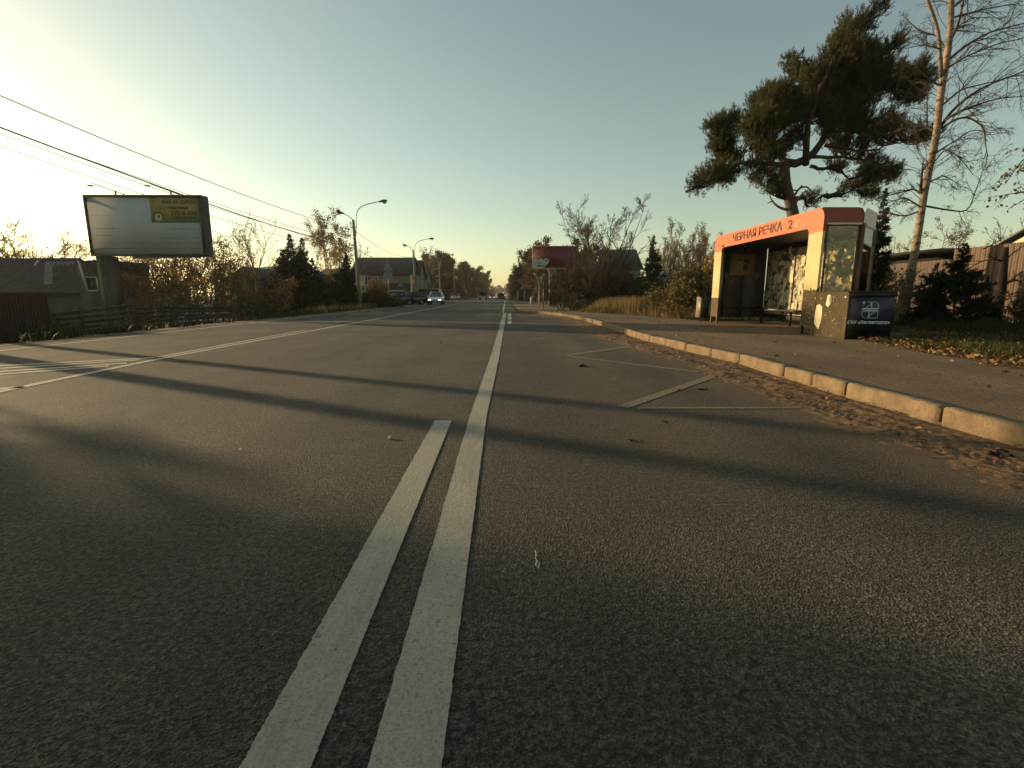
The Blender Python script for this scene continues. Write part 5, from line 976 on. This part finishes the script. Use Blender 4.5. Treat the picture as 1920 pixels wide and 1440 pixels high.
# porch-like right wing with the window
w0, w1 = Yx(158, 600, Yh - .8), Yx(188, 600, Yh - .8); MB().box2((w0[0], Yh - .8, -1.2), (w1[0] + .6, Yh + 3, Yx(0, 498, Yh - .8)[2])).build('wing_wall', M('grey wing wall', (.055, .056, .047), .9, .2, 2), t)
MB().extrude([tuple(Yx(146, 489, Yh - 1)), tuple(Yx(188, 487, Yh - 1)), tuple(Yx(190, 505, Yh - 1)), tuple(Yx(158, 497, Yh - 1))], (0, 4, .05)).build('roof', MR1, t)
a_, b_ = Yx(166, 545, Yh - .85), Yx(182, 520, Yh - .85); wf = MB().box2((a_[0], Yh - .87, a_[2]), (b_[0], Yh - .82, b_[2])).build('window', MDG, t)
f_ = MB().bar((a_[0], Yh - .9, a_[2]), (b_[0], Yh - .9, a_[2]), .05, .09).bar((a_[0], Yh - .9, b_[2]), (b_[0], Yh - .9, b_[2]), .04, .05).bar((a_[0], Yh - .9, a_[2]), (a_[0] - .28, Yh - .9, Yx(0, 490, Yh)[2]), .09).bar((b_[0], Yh - .9, a_[2]), (b_[0], Yh - .9, b_[2]), .06).build('window_frame', MWF, t); f_.parent = wf
MB().bar(tuple(Yx(66, 498, Yh)), tuple(Yx(72, 489, Yh)), .09).build('flue', MWF, t)
MB().extrude([tuple(Yx(84, 492, Yh + .2)), tuple(Yx(97, 492, Yh + .2)), tuple(Yx(98, 532, Yh - 1.1)), tuple(Yx(82, 534, Yh - 1.1))], (0, .04, .04)).build('roof_patch', M('pale roof patch', (.13, .135, .12), .8, .3, 3), t)
sl_ = MB(); rq = random.Random(3)
for k in range(7): x = 104 + k * 6 + rq.uniform(-1, 1); sl_.bar(tuple(Yx(x, 491, Yh + 1.4)), tuple(Yx(x - 4, 499, Yh + .9)), .05)
sl_.build('roof_batten', M('pale batten', (.15, .15, .13), .8), t)
def gable_house(name, lb, x0p, x1p, Y, eave_y, ridge_y, depth, wall, roof, ridge='x', base=-.9, chim=False, side='r', ov=.25):
    """house whose long side faces the camera (ridge x) or whose gable does (ridge y)"""
    a = py(x0p, eave_y, Y); b = py(x1p, eave_y, Y); zr_ = py(0, ridge_y, Y + (depth / 2 if ridge == 'x' else 0))[2]; t = thing(name, lb, 'house', ((a[0] + b[0]) / 2, Y + depth / 2, base))
    MB().box2((a[0] + ov, Y + .05, base - .2), (b[0] - ov, Y + depth - .05, a[2] - .02)).build('wall', wall, t); r = MB()
    if ridge == 'x':
        r.extrude([(a[0], Y - .2, a[2] - .1), (a[0], Y + depth / 2, zr_), (a[0], Y + depth + .2, a[2] - .1), (a[0], Y + depth + .2, a[2] - .22), (a[0], Y + depth / 2, zr_ - .12), (a[0], Y - .2, a[2] - .22)], (b[0] - a[0], 0, 0))
        MB().extrude([(a[0] + ov, Y + .05, a[2] - .03), (a[0] + ov, Y + depth - .05, a[2] - .03), (a[0] + ov, Y + depth / 2, zr_ - .14)], (b[0] - a[0] - 2 * ov, 0, 0)).build('gable', wall, t)
    else:
        m_ = (a[0] + b[0]) / 2; r.extrude([(a[0], Y - .3, a[2] - .1), (m_, Y - .3, zr_), (b[0], Y - .3, a[2] - .1), (b[0], Y - .3, a[2] - .22), (m_, Y - .3, zr_ - .14), (a[0], Y - .3, a[2] - .22)][::-1], (0, depth + .5, 0))
        MB().extrude([(a[0] + ov, Y + .02, a[2] - .03), (b[0] - ov, Y + .02, a[2] - .03), (m_, Y + .02, zr_ - .16)], (0, depth - .1, 0)).build('gable', wall, t)
    r.build('roof', roof, t); return t
def window(t, x0p, y0p, x1p, y1p, Y, fr_=.06):
    a = py(x0p, y1p, Y); b = py(x1p, y0p, Y); w = MB().box2((a[0], Y - .03, a[2]), (b[0], Y + .02, b[2])).build('window', MDG, t); f = MB()
    for p_, q_ in (((a[0], a[2]), (b[0], a[2])), ((a[0], b[2]), (b[0], b[2])), ((a[0], a[2]), (a[0], b[2])), ((b[0], a[2]), (b[0], b[2])), (((a[0] + b[0]) / 2, a[2]), ((a[0] + b[0]) / 2, b[2]))):
        f.bar((p_[0], Y - .05, p_[1]), (q_[0], Y - .05, q_[1]), fr_ * 1.3)
    f.build('frame', MWF, t).parent = w
MRG = M('grey sheet roof', (.16, .19, .20), .35, .15, .8, metal=.3); MWD = M('dark timber wall', (.05, .045, .035), .85, .3, 3)
t = gable_house('house', 'small dark timber house with a gable facing the road among the bushes', 422, 500, 44, 522, 499, 9, MWD, MR1, 'y')
t = gable_house('house', 'grey sheet roof showing between the small gabled house and the spruces', 470, 530, 54, 510, 499, 6, MWD, MRG, 'x')
t = gable_house('house', 'pale grey roofed house glimpsed between the dark spruces', 596, 640, 58, 512, 503, 5, MW1, MRG, 'x'); window(t, 622, 521, 630, 527, 57.9)
MCRM = M('cream render', (.15, .14, .105), .85, .1, .6, .2, 9); MRB2 = M('brown tile roof', (.030, .022, .020), .75, .25, 1.0, .5, 8)
t = gable_house('house', 'two-storey cream house with a wide dark brown roof', 655, 772, 74, 513, 482, 8, MCRM, MRB2, 'x', -.2); window(t, 685, 519, 695, 533, 73.95); window(t, 700, 519, 708, 533, 73.95)
p_ = Yx; Yl = 72.2; a_, b_ = p_(690, 545, Yl), p_(770, 532, Yl); MB().extrude([(a_[0], Yl, a_[2]), (b_[0] - .3, Yl, a_[2]), (b_[0], Yl + 1.6, b_[2]), (a_[0], Yl + 1.6, b_[2])], (0, .1, .1)).build('lower_roof', MRB2, t)
a_ = p_(746, 537, Yl - .3); b_ = p_(750.5, 532.5, Yl - .3); c_ = p_(755, 537, Yl - .3); MB().bar(tuple(a_), tuple(b_), .09).bar(tuple(b_), tuple(c_), .09).build('dormer_trim', MWF, t)
a_, b_ = p_(731, 555, 71), p_(764, 544, 71); MB().box2((a_[0], 71, -.2), (b_[0], 71.4, b_[2])).build('porch', MCRM, t)
a_ = p_(708, 484, 74 + 4); MB().bar((a_[0], 78, a_[2]), (a_[0], 78, a_[2] + .9), .03).bar((a_[0] - .3, 78, a_[2] + .75), (a_[0] + .3, 78, a_[2] + .75), .025).bar((a_[0] + .5, 78, a_[2] - .2), (a_[0] + .55, 78, a_[2] + 1.0), .025).build('aerial', MDR, t)
t = gable_house('house', 'brown-roofed wing stepping down right of the cream house', 764, 788, 78, 516, 487, 6, MCRM, MRB2, 'x', -.2)
t = gable_house('house', 'small building with a dark roof and sloping cream wall by the oncoming cars', 784, 801, 84, 522, 503, 6, MCRM, MRB2, 'x', -.2)
a_, b_ = p_(786, 524, 86), p_(822, 549, 86); MB().extrude([(a_[0], 86, 0), (b_[0], 86, 0), (b_[0], 86, b_[2]), (p_(806, 535, 86)[0], 86, p_(0, 532, 86)[2]), (a_[0], 86, a_[2] + .3)], (0, .3, 0)).build('sloping_wall', MCRM, t)
# red vertical sign board on the house corner
xs0, xs1 = p_(770, 530, 69)[0], p_(783, 530, 69)[0]; t = thing('sign_tower', 'cream pillar with a red vertical sign by the parked cars', 'sign', ((xs0 + xs1) / 2, 69, -.1))
MB().box2((xs0, 69, -.2), (xs1, 69.5, p_(0, 515, 69)[2])).build('pillar', MCRM, t); a_, b_ = p_(774.3, 536.5, 68.9), p_(779.3, 520, 68.9); MB().box2((a_[0], 68.9, a_[2]), (b_[0], 68.99, b_[2])).build('board', M('red sign', (.25, .02, .02), .5, .1), t)
for k, ch in enumerate('МАНГАЛ'[:4]):
    text_mesh('lettering', 'АЗИЯ'[k], .24, M('sign letter', (.5, .45, .4), .6) if k == 0 else bpy.data.materials['sign letter'], t, (a_[0] + .09, 68.89, b_[2] - .33 - k * .28), (1, 0, 0), (0, 0, 1), width=.17, bold=.01)
# white van-like awning / fence in front of the house
t = thing('canopy', 'low white canopy roof in front of the cream house', 'canopy', (p_(715, 550, 66)[0], 66, -.1)); a_, b_ = p_(705, 549.5, 66), p_(752, 544.5, 66)
MB().box2((a_[0], 65.5, a_[2] - .1), (b_[0], 67.5, b_[2])).build('roof', MWF, t); MB().bar((a_[0] + .05, 65.6, -.2), (a_[0] + .05, 65.6, a_[2]), .07).bar((b_[0] - .05, 65.6, -.2), (b_[0] - .05, 65.6, a_[2]), .07).build('post', MWF, t)
MB().box2((a_[0] + .1, 67.3, -.2), (b_[0] - .1, 67.4, a_[2] - .2)).build('back_wall', M('tan panel', (.16, .15, .10), .8), t)
t = thing('dark_kiosk', 'dark timber kiosk between the red sign and the oncoming cars', 'kiosk', (p_(795, 555, 76)[0], 76, 0)); a_, b_ = p_(786, 560, 76), p_(805, 543, 76)
MB().box2((a_[0], 76, -.1), (b_[0], 78, b_[2] - .1)).build('body', MWD, t); MB().box((.5 * (a_[0] + b_[0]), 77, b_[2]), (b_[0] - a_[0] + .3, 2.4, .12), rx=.05).build('roof', MRB2, t)

# right: green-roofed house
MRGN = M('green sheet roof', (.022, .050, .034), .5, .2, .8); MWS = M('whitewashed wall', (.20, .205, .19), .85, .15, 1)
t = gable_house('house', 'house with a dark green roof behind the bare clump on the right', 1128, 1206, 54, 502, 466, 6.5, MWS, MRGN, 'x', .1); window(t, 1150, 512, 1158, 524, 53.95); window(t, 1178, 512, 1186, 524, 53.95)
a_ = p_(1138.5, 490, 54.5); MB().box2((a_[0] - .1, 54.4, a_[2]), (a_[0] + .12, 54.7, p_(0, 464, 54.5)[2])).build('chimney', M('pale chimney', (.4, .36, .3), .8), t)
MB().extrude([tuple(p_(1112, 510, 53.5)), tuple(p_(1133, 510, 53.5)), tuple(p_(1126, 477, 53.5))], (0, .3, 0)).build('side_gable', M('cream gable', (.4, .34, .25), .8, .1, 2), t)
t = gable_house('house', 'small pale house half hidden behind the pointed spruce', 1232, 1254, 62, 514, 507, 5, MWS, MRG, 'x', .1)
# low distant shelter and barrier near the driveway
t = thing('roadside_barrier', 'low dark barrier on pale posts beside the far driveway', 'barrier', (2.6, 78, 0))
for x in (971, 983, 999): q_ = p_(x, 560, 78); MB().bar((q_[0], 78, 0), (q_[0], 78, p_(0, 543, 78)[2]), .12).build('post', MPF, t)
a_, b_ = p_(970, 546, 78), p_(1001, 542, 78); MB().box2((a_[0], 77.9, a_[2]), (b_[0], 78.1, b_[2])).build('rail', MDR, t); MB().box2((a_[0] + .1, 78.2, .2), (b_[0], 78.3, a_[2])).build('infill', MWD, t)
t = thing('marker_post', 'short white marker post right of the far barrier', 'post', (p_(996, 556, 60)[0], 60, .0)); q_ = p_(996, 556, 60)[0]
MB().tube([(q_, 60, 0), (q_, 60, .85)], [.14, .11], 9).box((q_ + .08, 60, .9), (.22, .2, .12)).build('body', MWH, t)
t = thing('sign_post', 'small white two-plate sign under the left tree row', 'road sign', (p_(873.5, 545, 118)[0], 118, 0)); q_ = p_(873.5, 545, 118)[0]
MB().bar((q_, 118, 0), (q_, 118, 2.4), .07).build('post', MGA, t); MB().box((q_, 117.9, 1.9), (.5, .04, .9)).build('plate', MSB, t)

# ------------------------------------------------------------------ vehicles
MTY = M('tyre rubber', (.012, .012, .012), .9, .1); MRIM = M('wheel rim', (.28, .28, .28), .35, .1, metal=.6)
MHL = bpy.data.materials.new('lit headlamp'); MHL.use_nodes = True; _b = MHL.node_tree.nodes['Principled BSDF']; _b.inputs['Emission Color'].default_value = (1, .97, .9, 1); _b.inputs['Emission Strength'].default_value = 1.1
MLN = M('lamp glass', (.35, .33, .3), .2, .05); MTL = M('red lamp', (.25, .02, .015), .3, .1)
def loft(st):
    """st: list of (y, [(x,z)...]) half sections -> closed symmetric shell"""
    m = MB(); rings = []
    for y, s in st: rings.append([(x, y, z) for x, z in s] + [(-x, y, z) for x, z in s[::-1]])
    n = len(rings[0]); V = [q for r in rings for q in r]; m.add(V, [(k*n+i, k*n+(i+1) % n, (k+1)*n+(i+1) % n, (k+1)*n+i) for k in range(len(rings) - 1) for i in range(n)])
    m.add(V, [list(range(n))[::-1], [(len(rings) - 1) * n + i for i in range(n)]]); return m
def car(name, lb, cat, loc, rz, paint, L=4.4, W=1.75, H=1.45, kind='sedan', lights=False, group=None):
    t = thing(name, lb, cat, loc, group, rz); WL[t.name] = (0, 0, 0); w = W / 2; hb = .92 * H / 1.45; f = L / 2
    def sec(ws, z0, zb): return [(ws * .80, z0), (ws * .97, z0 + .12), (ws, (z0 + zb) / 2), (ws * .96, zb - .06), (ws * .86, zb)]
    if kind == 'van': st = [(-f, sec(w * .95, .35, 1.15)), (-f + .1, sec(w, .3, 1.2)), (f - .95, sec(w, .3, 1.15)), (f - .35, sec(w * .96, .3, .98)), (f, sec(w * .86, .38, .80))]
    elif kind == 'hatch': st = [(-f, sec(w * .86, .42, hb)), (-f + .12, sec(w * .97, .3, hb + .04)), (0, sec(w, .25, hb)), (f - 1.15, sec(w, .25, hb - .03)), (f - .3, sec(w * .93, .28, hb - .22)), (f, sec(w * .80, .36, hb - .36))]
    else: st = [(-f, sec(w * .82, .42, hb - .05)), (-f + .2, sec(w * .95, .3, hb + .02)), (-f + .9, sec(w, .25, hb + .03)), (0, sec(w, .25, hb)), (f - 1.25, sec(w, .25, hb - .03)), (f - .35, sec(w * .93, .28, hb - .2)), (f, sec(w * .78, .36, hb - .36))]
    loft(st).build('body', paint, t, smooth=True)
    hz = st[1][1][4][1] if kind == 'van' else hb
    y = {'van': (-f + .08, -f + .2, f - 1.45, f - .75), 'hatch': (-f + .10, -f + .55, f - 2.05, f - 1.15), 'sedan': (-f + .55, -f + 1.25, f - 2.2, f - 1.3)}[kind]; wt = w * (.84 if kind == 'van' else .72)
    z0 = hz - .05
    def gs(ws, wt_, zt): return [(ws, z0), (ws * .5 + wt_ * .5, (z0 + zt) / 2 + .02), (wt_, zt - .05), (wt_ * .9, zt)]
    loft([(y[0], gs(w * .84, w * .80, z0 + .05)), (y[1], gs(w * .86, wt, H - .03)), (y[2], gs(w * .86, wt, H - .03)), (y[3], gs(w * .84, w * .78, z0 + .05))]).build('glazing', MDG, t)
    MB().box((0, (y[1] + y[2]) / 2, H - .01), (wt * 1.9, (y[2] - y[1]) + .12, .05)).build('roof', paint, t)
    for sx in (-1, 1):
        pl = MB()
        for (ya, yb3) in ((y[0], y[1]), (y[3], y[2])): pl.bar((sx * w * .86, ya, z0), (sx * (wt + .01), yb3, H - .03), .07)
        pl.bar((sx * (w * .87), (y[1] + y[2]) / 2, z0), (sx * (wt + .015), (y[1] + y[2]) / 2, H - .03), .08); pl.build('pillar', paint, t)
        MB().box((sx * (w + .07), y[3] - .25, z0 + .08), (.16, .1, .13)).build('wing_mirror', paint, t)
        hl = MB().box((sx * w * .66, f - .06, hb - .37 if kind != 'van' else .78), (.34, .16, .15)).build('headlight', MHL if lights else MLN, t)
        MB().box((sx * w * .74, -f + .03, hb - .22), (.26, .1, .16)).build('tail_light', MTL, t)
        for yy in (f - .85, -f + .82):
            wh = MB().tube([(sx * (w - .2), yy, .31), (sx * (w + .01), yy, .31)], .31, 18).build('wheel', MTY, t); MB().tube([(sx * (w - .0), yy, .31), (sx * (w + .02), yy, .31)], .19, 14).build('rim', MRIM, t).parent = wh
    MB().box((0, f - .03, hb - .42), (W * .42, .1, .14)).box((0, f - .04, .42), (W * .7, .1, .1)).build('grille', MDR, t); MB().box((0, f + .03, .42), (.5, .02, .11)).build('number_plate', MLT, t)
    return t
PW = M('white car paint', (.72, .72, .69), .25, .04, 1); PS = M('silver car paint', (.34, .34, .33), .25, .05, 1, metal=.4); PT = M('dark teal car paint', (.035, .065, .068), .22, .05, 1); PK = M('black car paint', (.02, .021, .023), .2, .05, 1); PR = M('dark red car paint', (.10, .02, .018), .25, .05, 1)
def gp(x, y, z=0.0): p = pz(x, y, z); return (float(p[0]), float(p[1]), z)
c_ = py(818, 569, 61.5); car('car', 'white sedan coming towards the camera with its headlights on', 'car', (float(py(818, 560, 61)[0]), 61, 0), math.pi + .04, PW, lights=True)
car('van', 'white van following close behind the oncoming white sedan', 'van', (float(py(815.5, 560, 84)[0]), 84, 0), math.pi + .03, PW, 4.9, 1.95, 2.1, 'van')
car('car', 'dark teal hatchback parked side-on by the canopy', 'car', (float(py(769, 560, 60)[0]), 60.5, -.05), math.pi / 2 + .35, PT, 3.9, 1.65, 1.5, 'hatch')
car('car', 'dark estate car with a pale roof edge parked left of the teal hatchback', 'car', (float(py(738, 560, 57)[0]), 58, -.1), 2.6, PK, 4.3, 1.75, 1.6, 'hatch')
car('car', 'silver car standing at the left roadside beyond the van', 'car', (float(py(854, 555, 108)[0]), 108, 0), math.pi, PS)
car('van', 'small white car behind the spruces seen through the gap', 'car', (float(py(708, 560, 62)[0]), 63, -.1), 1.2, PS, 3.8, 1.6, 1.4, 'hatch')
car('car', 'dark car driving away just left of the white line', 'car', (float(py(939, 555, 112)[0]), 112, 0), .0, PK, 4.4, 1.8, 1.5, 'hatch')
car('car', 'small dark red car far off in the oncoming lane', 'car', (float(py(923, 555, 150)[0]), 150, 0), math.pi, PR, lights=True)
t = thing('truck', 'brown-sided lorry far off on the left side of the road', 'lorry', (float(py(905.5, 555, 132)[0]), 132, 0)); x, y = t.location.x, 132
MB().box((x, y + 2.5, 1.9), (2.2, 4.6, 1.9)).build('cargo_box', M('lorry canvas', (.09, .07, .05), .8, .2, 2), t); MB().box((x, y - .9, 1.45), (2.1, 1.7, 1.7)).build('cab', M('lorry cab', (.07, .045, .03), .5), t); MB().box((x, y - 1.77, 1.75), (1.7, .04, .7)).build('windscreen', MDG, t); MB().box((x, y - 1.8, .75), (2.1, .12, .25)).build('bumper', MPF, t)
for sx in (-.85, .85):
    for yy in (-.9, 1.4, 3.6): MB().tube([(x + sx - .14, y + yy, .48), (x + sx + .14, y + yy, .48)], .48, 14).build('wheel', MTY, t)

# ------------------------------------------------------------------ grass, litter
L_GR1 = leafmat('mixed grass', [(.035, .05, .014), (.055, .066, .02), (.075, .065, .024), (.04, .052, .016)], .2); L_GR2 = leafmat('dry tall grass', [(.30, .20, .09), (.38, .26, .12), (.20, .14, .06), (.14, .12, .05)], .35)
L_LIT = leafmat('fallen leaves', [(.22, .10, .04), (.20, .12, .06), (.13, .065, .03), (.30, .19, .09), (.12, .06, .03), (.30, .15, .05)], .1)
def blades(mb, x, y, z, h, g, w=.012, lean=.5, m=0):
    N = len(x); b = np.stack([x, y, z], 1); a = g.uniform(0, 6.28, N); s = np.stack([np.cos(a), np.sin(a), a * 0], 1) * (w * g.uniform(.6, 1.4, N))[:, None]; l = np.stack([np.cos(a + 1.2), np.sin(a + 1.2), a * 0], 1) * (h * g.uniform(0, lean, N))[:, None]
    hz_ = np.stack([a * 0, a * 0, h], 1); V = np.stack([b - s, b + s, b + s * .7 + hz_ * .55 + l * .35, b + hz_ + l, b - s * .7 + hz_ * .55 + l * .35], 1).reshape(-1, 3); mb.add(V, np.arange(N * 5).reshape(N, 5), m)
g = np.random.default_rng(77)
def scatter(n, x0, x1, y0, y1, cond=None, clump=.0, power=1.0):
    x = g.uniform(x0, x1, n); y = y0 + (y1 - y0) * g.uniform(0, 1, n) ** power
    if clump: k = vnoise(x + 50, y + 50, clump, 17) > g.uniform(-.55, .45, n); x, y = x[k], y[k]
    if cond is not None: k = cond(x, y); x, y = x[k], y[k]
    return x, y
edge = lambda y: np.interp(y, ys_pav, bx_pav)
ys_pav = [-6, 2, 6.1, 8.2, 9.9, 10.9, 11.1, 17.6, 17.9, 21, 24.5, 28, 29.6, 36, 60]; bx_pav = [6.2, 6.3, 6.5, 6.85, 7.25, 7.6, 9.6, 9.6, 7.3, 6.5, 5.5, 4.2, 4.4, 5.1, 6.6]
gr = MB()
x, y = scatter(90000, 6, 17, 2, 20, lambda x, y: x > edge(y) + .25 + .3 * vnoise(x, y, 2, 4), 1.2, .9); blades(gr, x, y, gh(x, y) - .01, g.uniform(.05, .16, len(x)) * (1 + .8 * (vnoise(x, y, .8, 9) > .1)), g, .007, .9)
x, y = scatter(14000, 8.5, 16, 12, 20, lambda x, y: x > edge(y) + .8, .9); blades(gr, x, y, gh(x, y), g.uniform(.15, .42, len(x)), g, .008, .6)
L_GR3 = leafmat('shade-toned verge grass', [(.016, .024, .008), (.026, .032, .011), (.035, .033, .013), (.02, .028, .01)], .0); gl_ = MB()  # darker copy of the grass colours, with the verge's shade put in
x, y = scatter(70000, -17, -10.75, 3, 90, None, 1.1, 1.4); blades(gl_, x, y, gh(x, y) - .01, g.uniform(.08, .26, len(x)) * np.where(y > 24, 1.4, 1.0), g, .014, .8); tag(gl_.build('verge_grass', L_GR3), 'rank grass with shade put into its colour along the left roadside ditch', 'grass', kind='stuff')
x, y = scatter(30000, 3.5, 14, 26, 60, lambda x, y: x > edge(y) + .2, 1.0); blades(gr, x, y, gh(x, y) - .01, g.uniform(.15, .4, len(x)), g, .018, .7)
tag(gr.build('grass', L_GR1), 'green and brown grass on the right verge', 'grass', kind='stuff')
dg = MB(); x, y = scatter(42000, 4.3, 13, 17.9, 34, lambda x, y: x > edge(y) + .15 + .25 * vnoise(x, y, 1.5, 12), .9, .8); hh = g.uniform(.25, .8, len(x)) * np.clip((x - edge(y)) / 1.1, .35, 1.25); blades(dg, x, y, gh(x, y), hh, g, .010, .45)
x, y = scatter(4000, -13, -10.9, 30, 52, None, .8); blades(dg, x, y, gh(x, y), g.uniform(.25, .6, len(x)), g, .012, .6)
tag(dg.build('tall_dry_grass', L_GR2), 'straw-coloured tall grass between the pavement and the bushes', 'grass', kind='stuff')
lf = MB(); x, y = scatter(26000, 6.0, 15, 2, 16, lambda x, y: (x > edge(y) - .15 + .3 * vnoise(x, y, 1.4, 3)) & (g.uniform(0, 1, len(x)) < np.exp(-np.clip(x - edge(y) - .2, 0, 9) / .8))); c = np.stack([x, y, gh(x, y) + .045 + g.uniform(0, .05, len(x))], 1); quads(lf, c, .075, g, .42, .6)
x, y = scatter(1500, 3.6, 7.5, 1, 22, lambda x, y: x < edge(y)); k = g.uniform(0, 1, len(x)) < .10 + .5 * np.exp(-(edge(y)[:] - x) / .3); x, y = x[k], y[k]; quads(lf, np.stack([x, y, x * 0 + .162], 1), .06, g, .6, .9)
y = g.uniform(2, 16, 190); x = kx(y) - g.uniform(.05, .8, 190); quads(lf, np.stack([x, y, x * 0 + .035], 1), .045, g, .6, .85)
x, y = g.uniform(-4, 3, 26), g.uniform(3, 14, 26); quads(lf, np.stack([x, y, x * 0 + .014], 1), .055, g, .6, .9)
y = g.uniform(1.5, 14, 420); x = kx(y) - g.uniform(.03, .85, 420); a = g.uniform(0, 6.28, 420); dd_ = np.stack([np.cos(a), np.sin(a), a * 0], 1) * g.uniform(.02, .07, (420, 1)); pp = np.stack([x, y, x * 0 + .036], 1); tg = MB().tubes(np.stack([pp - dd_, pp + dd_ * [.2, .2, 1], pp + dd_], 1), np.full((420, 3), .0028), 3); tag(tg.build('twigs', M('twig litter', (.05, .03, .018), .9)), 'small dark twigs strewn in the dirt under the kerb', 'twigs', kind='stuff')
tag(lf.build('fallen_leaves', L_LIT), 'brown fallen leaves drifted along the pavement edge', 'leaf litter', kind='stuff')
for x_, y_, r_, lb in ((1826, 664, .10, 'pale curled yellow leaf cluster on the leaf drift'), (1848, 668, .07, 'smaller pale yellow leaf right of the big cluster'), (1747, 657, .055, 'small pale leaf at the left of the leaf drift')):
    p_2 = pz(x_, y_, .2); lm = MB(); quads(lm, np.array([[p_2[0], p_2[1], .2]] * 5) + g.normal(0, r_ * .35, (5, 3)), r_ * 1.2, g, .8); tag(lm.build('fallen_leaf', M('pale leaf', (.5, .34, .14), .8), org=Vector(p_2)), lb, 'leaf')
p_2 = pz(1880, 857, .02); lm = MB(); quads(lm, p_2 + g.normal(0, .035, (22, 3)) * [1, 1, .25] + [0, 0, .02], .055, g, .5, .7); tag(lm.build('dead_leaf', MBK, org=Vector(p_2)), 'black rotted leaf clump in the gutter dirt at the right', 'leaf')
for x_, y_, w_ in ((1093, 686, .16), (1322, 730, .10), (1195, 826, .05)):
    p_2 = pz(x_, y_, .012); lm = MB(); quads(lm, p_2 + g.normal(0, .02, (5, 3)) * [2, .6, .2], w_ * .7, g, .4, .9); tag(lm.build('dead_leaf', MBK, org=Vector(p_2)), {1093: 'dark flattened scrap on the road beside the white line', 1322: 'dark dry leaf inside the yellow zigzag', 1195: 'tiny dark leaf on the dusty trail of the bus bay'}[x_], 'leaf')

# ------------------------------------------------------------------ left of view: bare tree; house and spruces added unseen to shadow the road
OT = 'trees beyond the left edge of the view'
bare_tree('roadside_tree', 'thick-trunked bare tree standing left of the view by the verge', 'tree', (-14.0, 11.7, -.7), 7.5, 300, OT, .6, 1, 1.0, BARK, L_BRN, 100, .16, m1=3, m2=4, m3=3, minr=.012, t0=.6, r0=.30)
for k, (x, y, h) in enumerate(((-15.2, 8.9, 9.5), (-16.4, 6.9, 9.2), (-15.0, 4.9, 8.5))):
    spruce('spruce_tree', ['first', 'second', 'third'][k] + ' spruce of the unseen screen added to shade the near road', (x, y, -.9), h, 1.9, 310 + k, OT, dens=.8, size=.34)
t = gable_house('house', 'grey house added unseen left of the view to shade the road in front', 0, 10, 10, 500, 480, 5, MW1, MR1) if False else thing('house', 'grey house added unseen left of the view to shade the near road', 'house', (-19, 1, -.9))
MB().box2((-23, -9, -1.1), (-16.2, 8.6, 2.6)).build('wall', MW1, t)
MB().extrude([(-23.4, -9.4, 2.55), (-19.6, -9.4, 4.6), (-15.8, -9.4, 2.55), (-15.8, -9.4, 2.7), (-19.6, -9.4, 4.75), (-23.4, -9.4, 2.7)], (0, 18.3, 0)).build('roof', MR1, t)
MB().extrude([(-23, -8.9, 2.61), (-16.2, -8.9, 2.61), (-19.6, -8.9, 4.5)], (0, 16.2, 0)).build('gable', MW1, t)
for k, (x, y, h) in enumerate(((-13.4, 15.2, .8), (-14.2, 19.2, .9), (-13.3, 27.5, 1.2))):
    mound('bush', ['low dark bush in front of the red sheet fence', 'low dark bush in the ditch before the upper plank fence', 'low dark bush at the far end of the lower plank fence'][k], (x, y, float(gh(x, y))), .9, 1.0, h, 500 + k, L_GRN, 1500, .09)
# ------------------------------------------------------------------ evening haze
hz_m = bpy.data.materials.new('haze'); hz_m.use_nodes = True; hn = hz_m.node_tree; hn.nodes.clear()
ho = hn.nodes.new('ShaderNodeOutputMaterial'); hv_ = hn.nodes.new('ShaderNodeVolumePrincipled'); hv_.inputs['Color'].default_value = (.95, .92, .84, 1)
hv_.inputs['Density'].default_value = .0003; hv_.inputs['Anisotropy'].default_value = .35; hn.links.new(hv_.outputs[0], ho.inputs['Volume'])
tag(MB().box2((-1502, -122, -2.2), (1502, 3002, 16)).build('haze', hz_m), kind='stuff')
SC.cycles.volume_bounces = 0
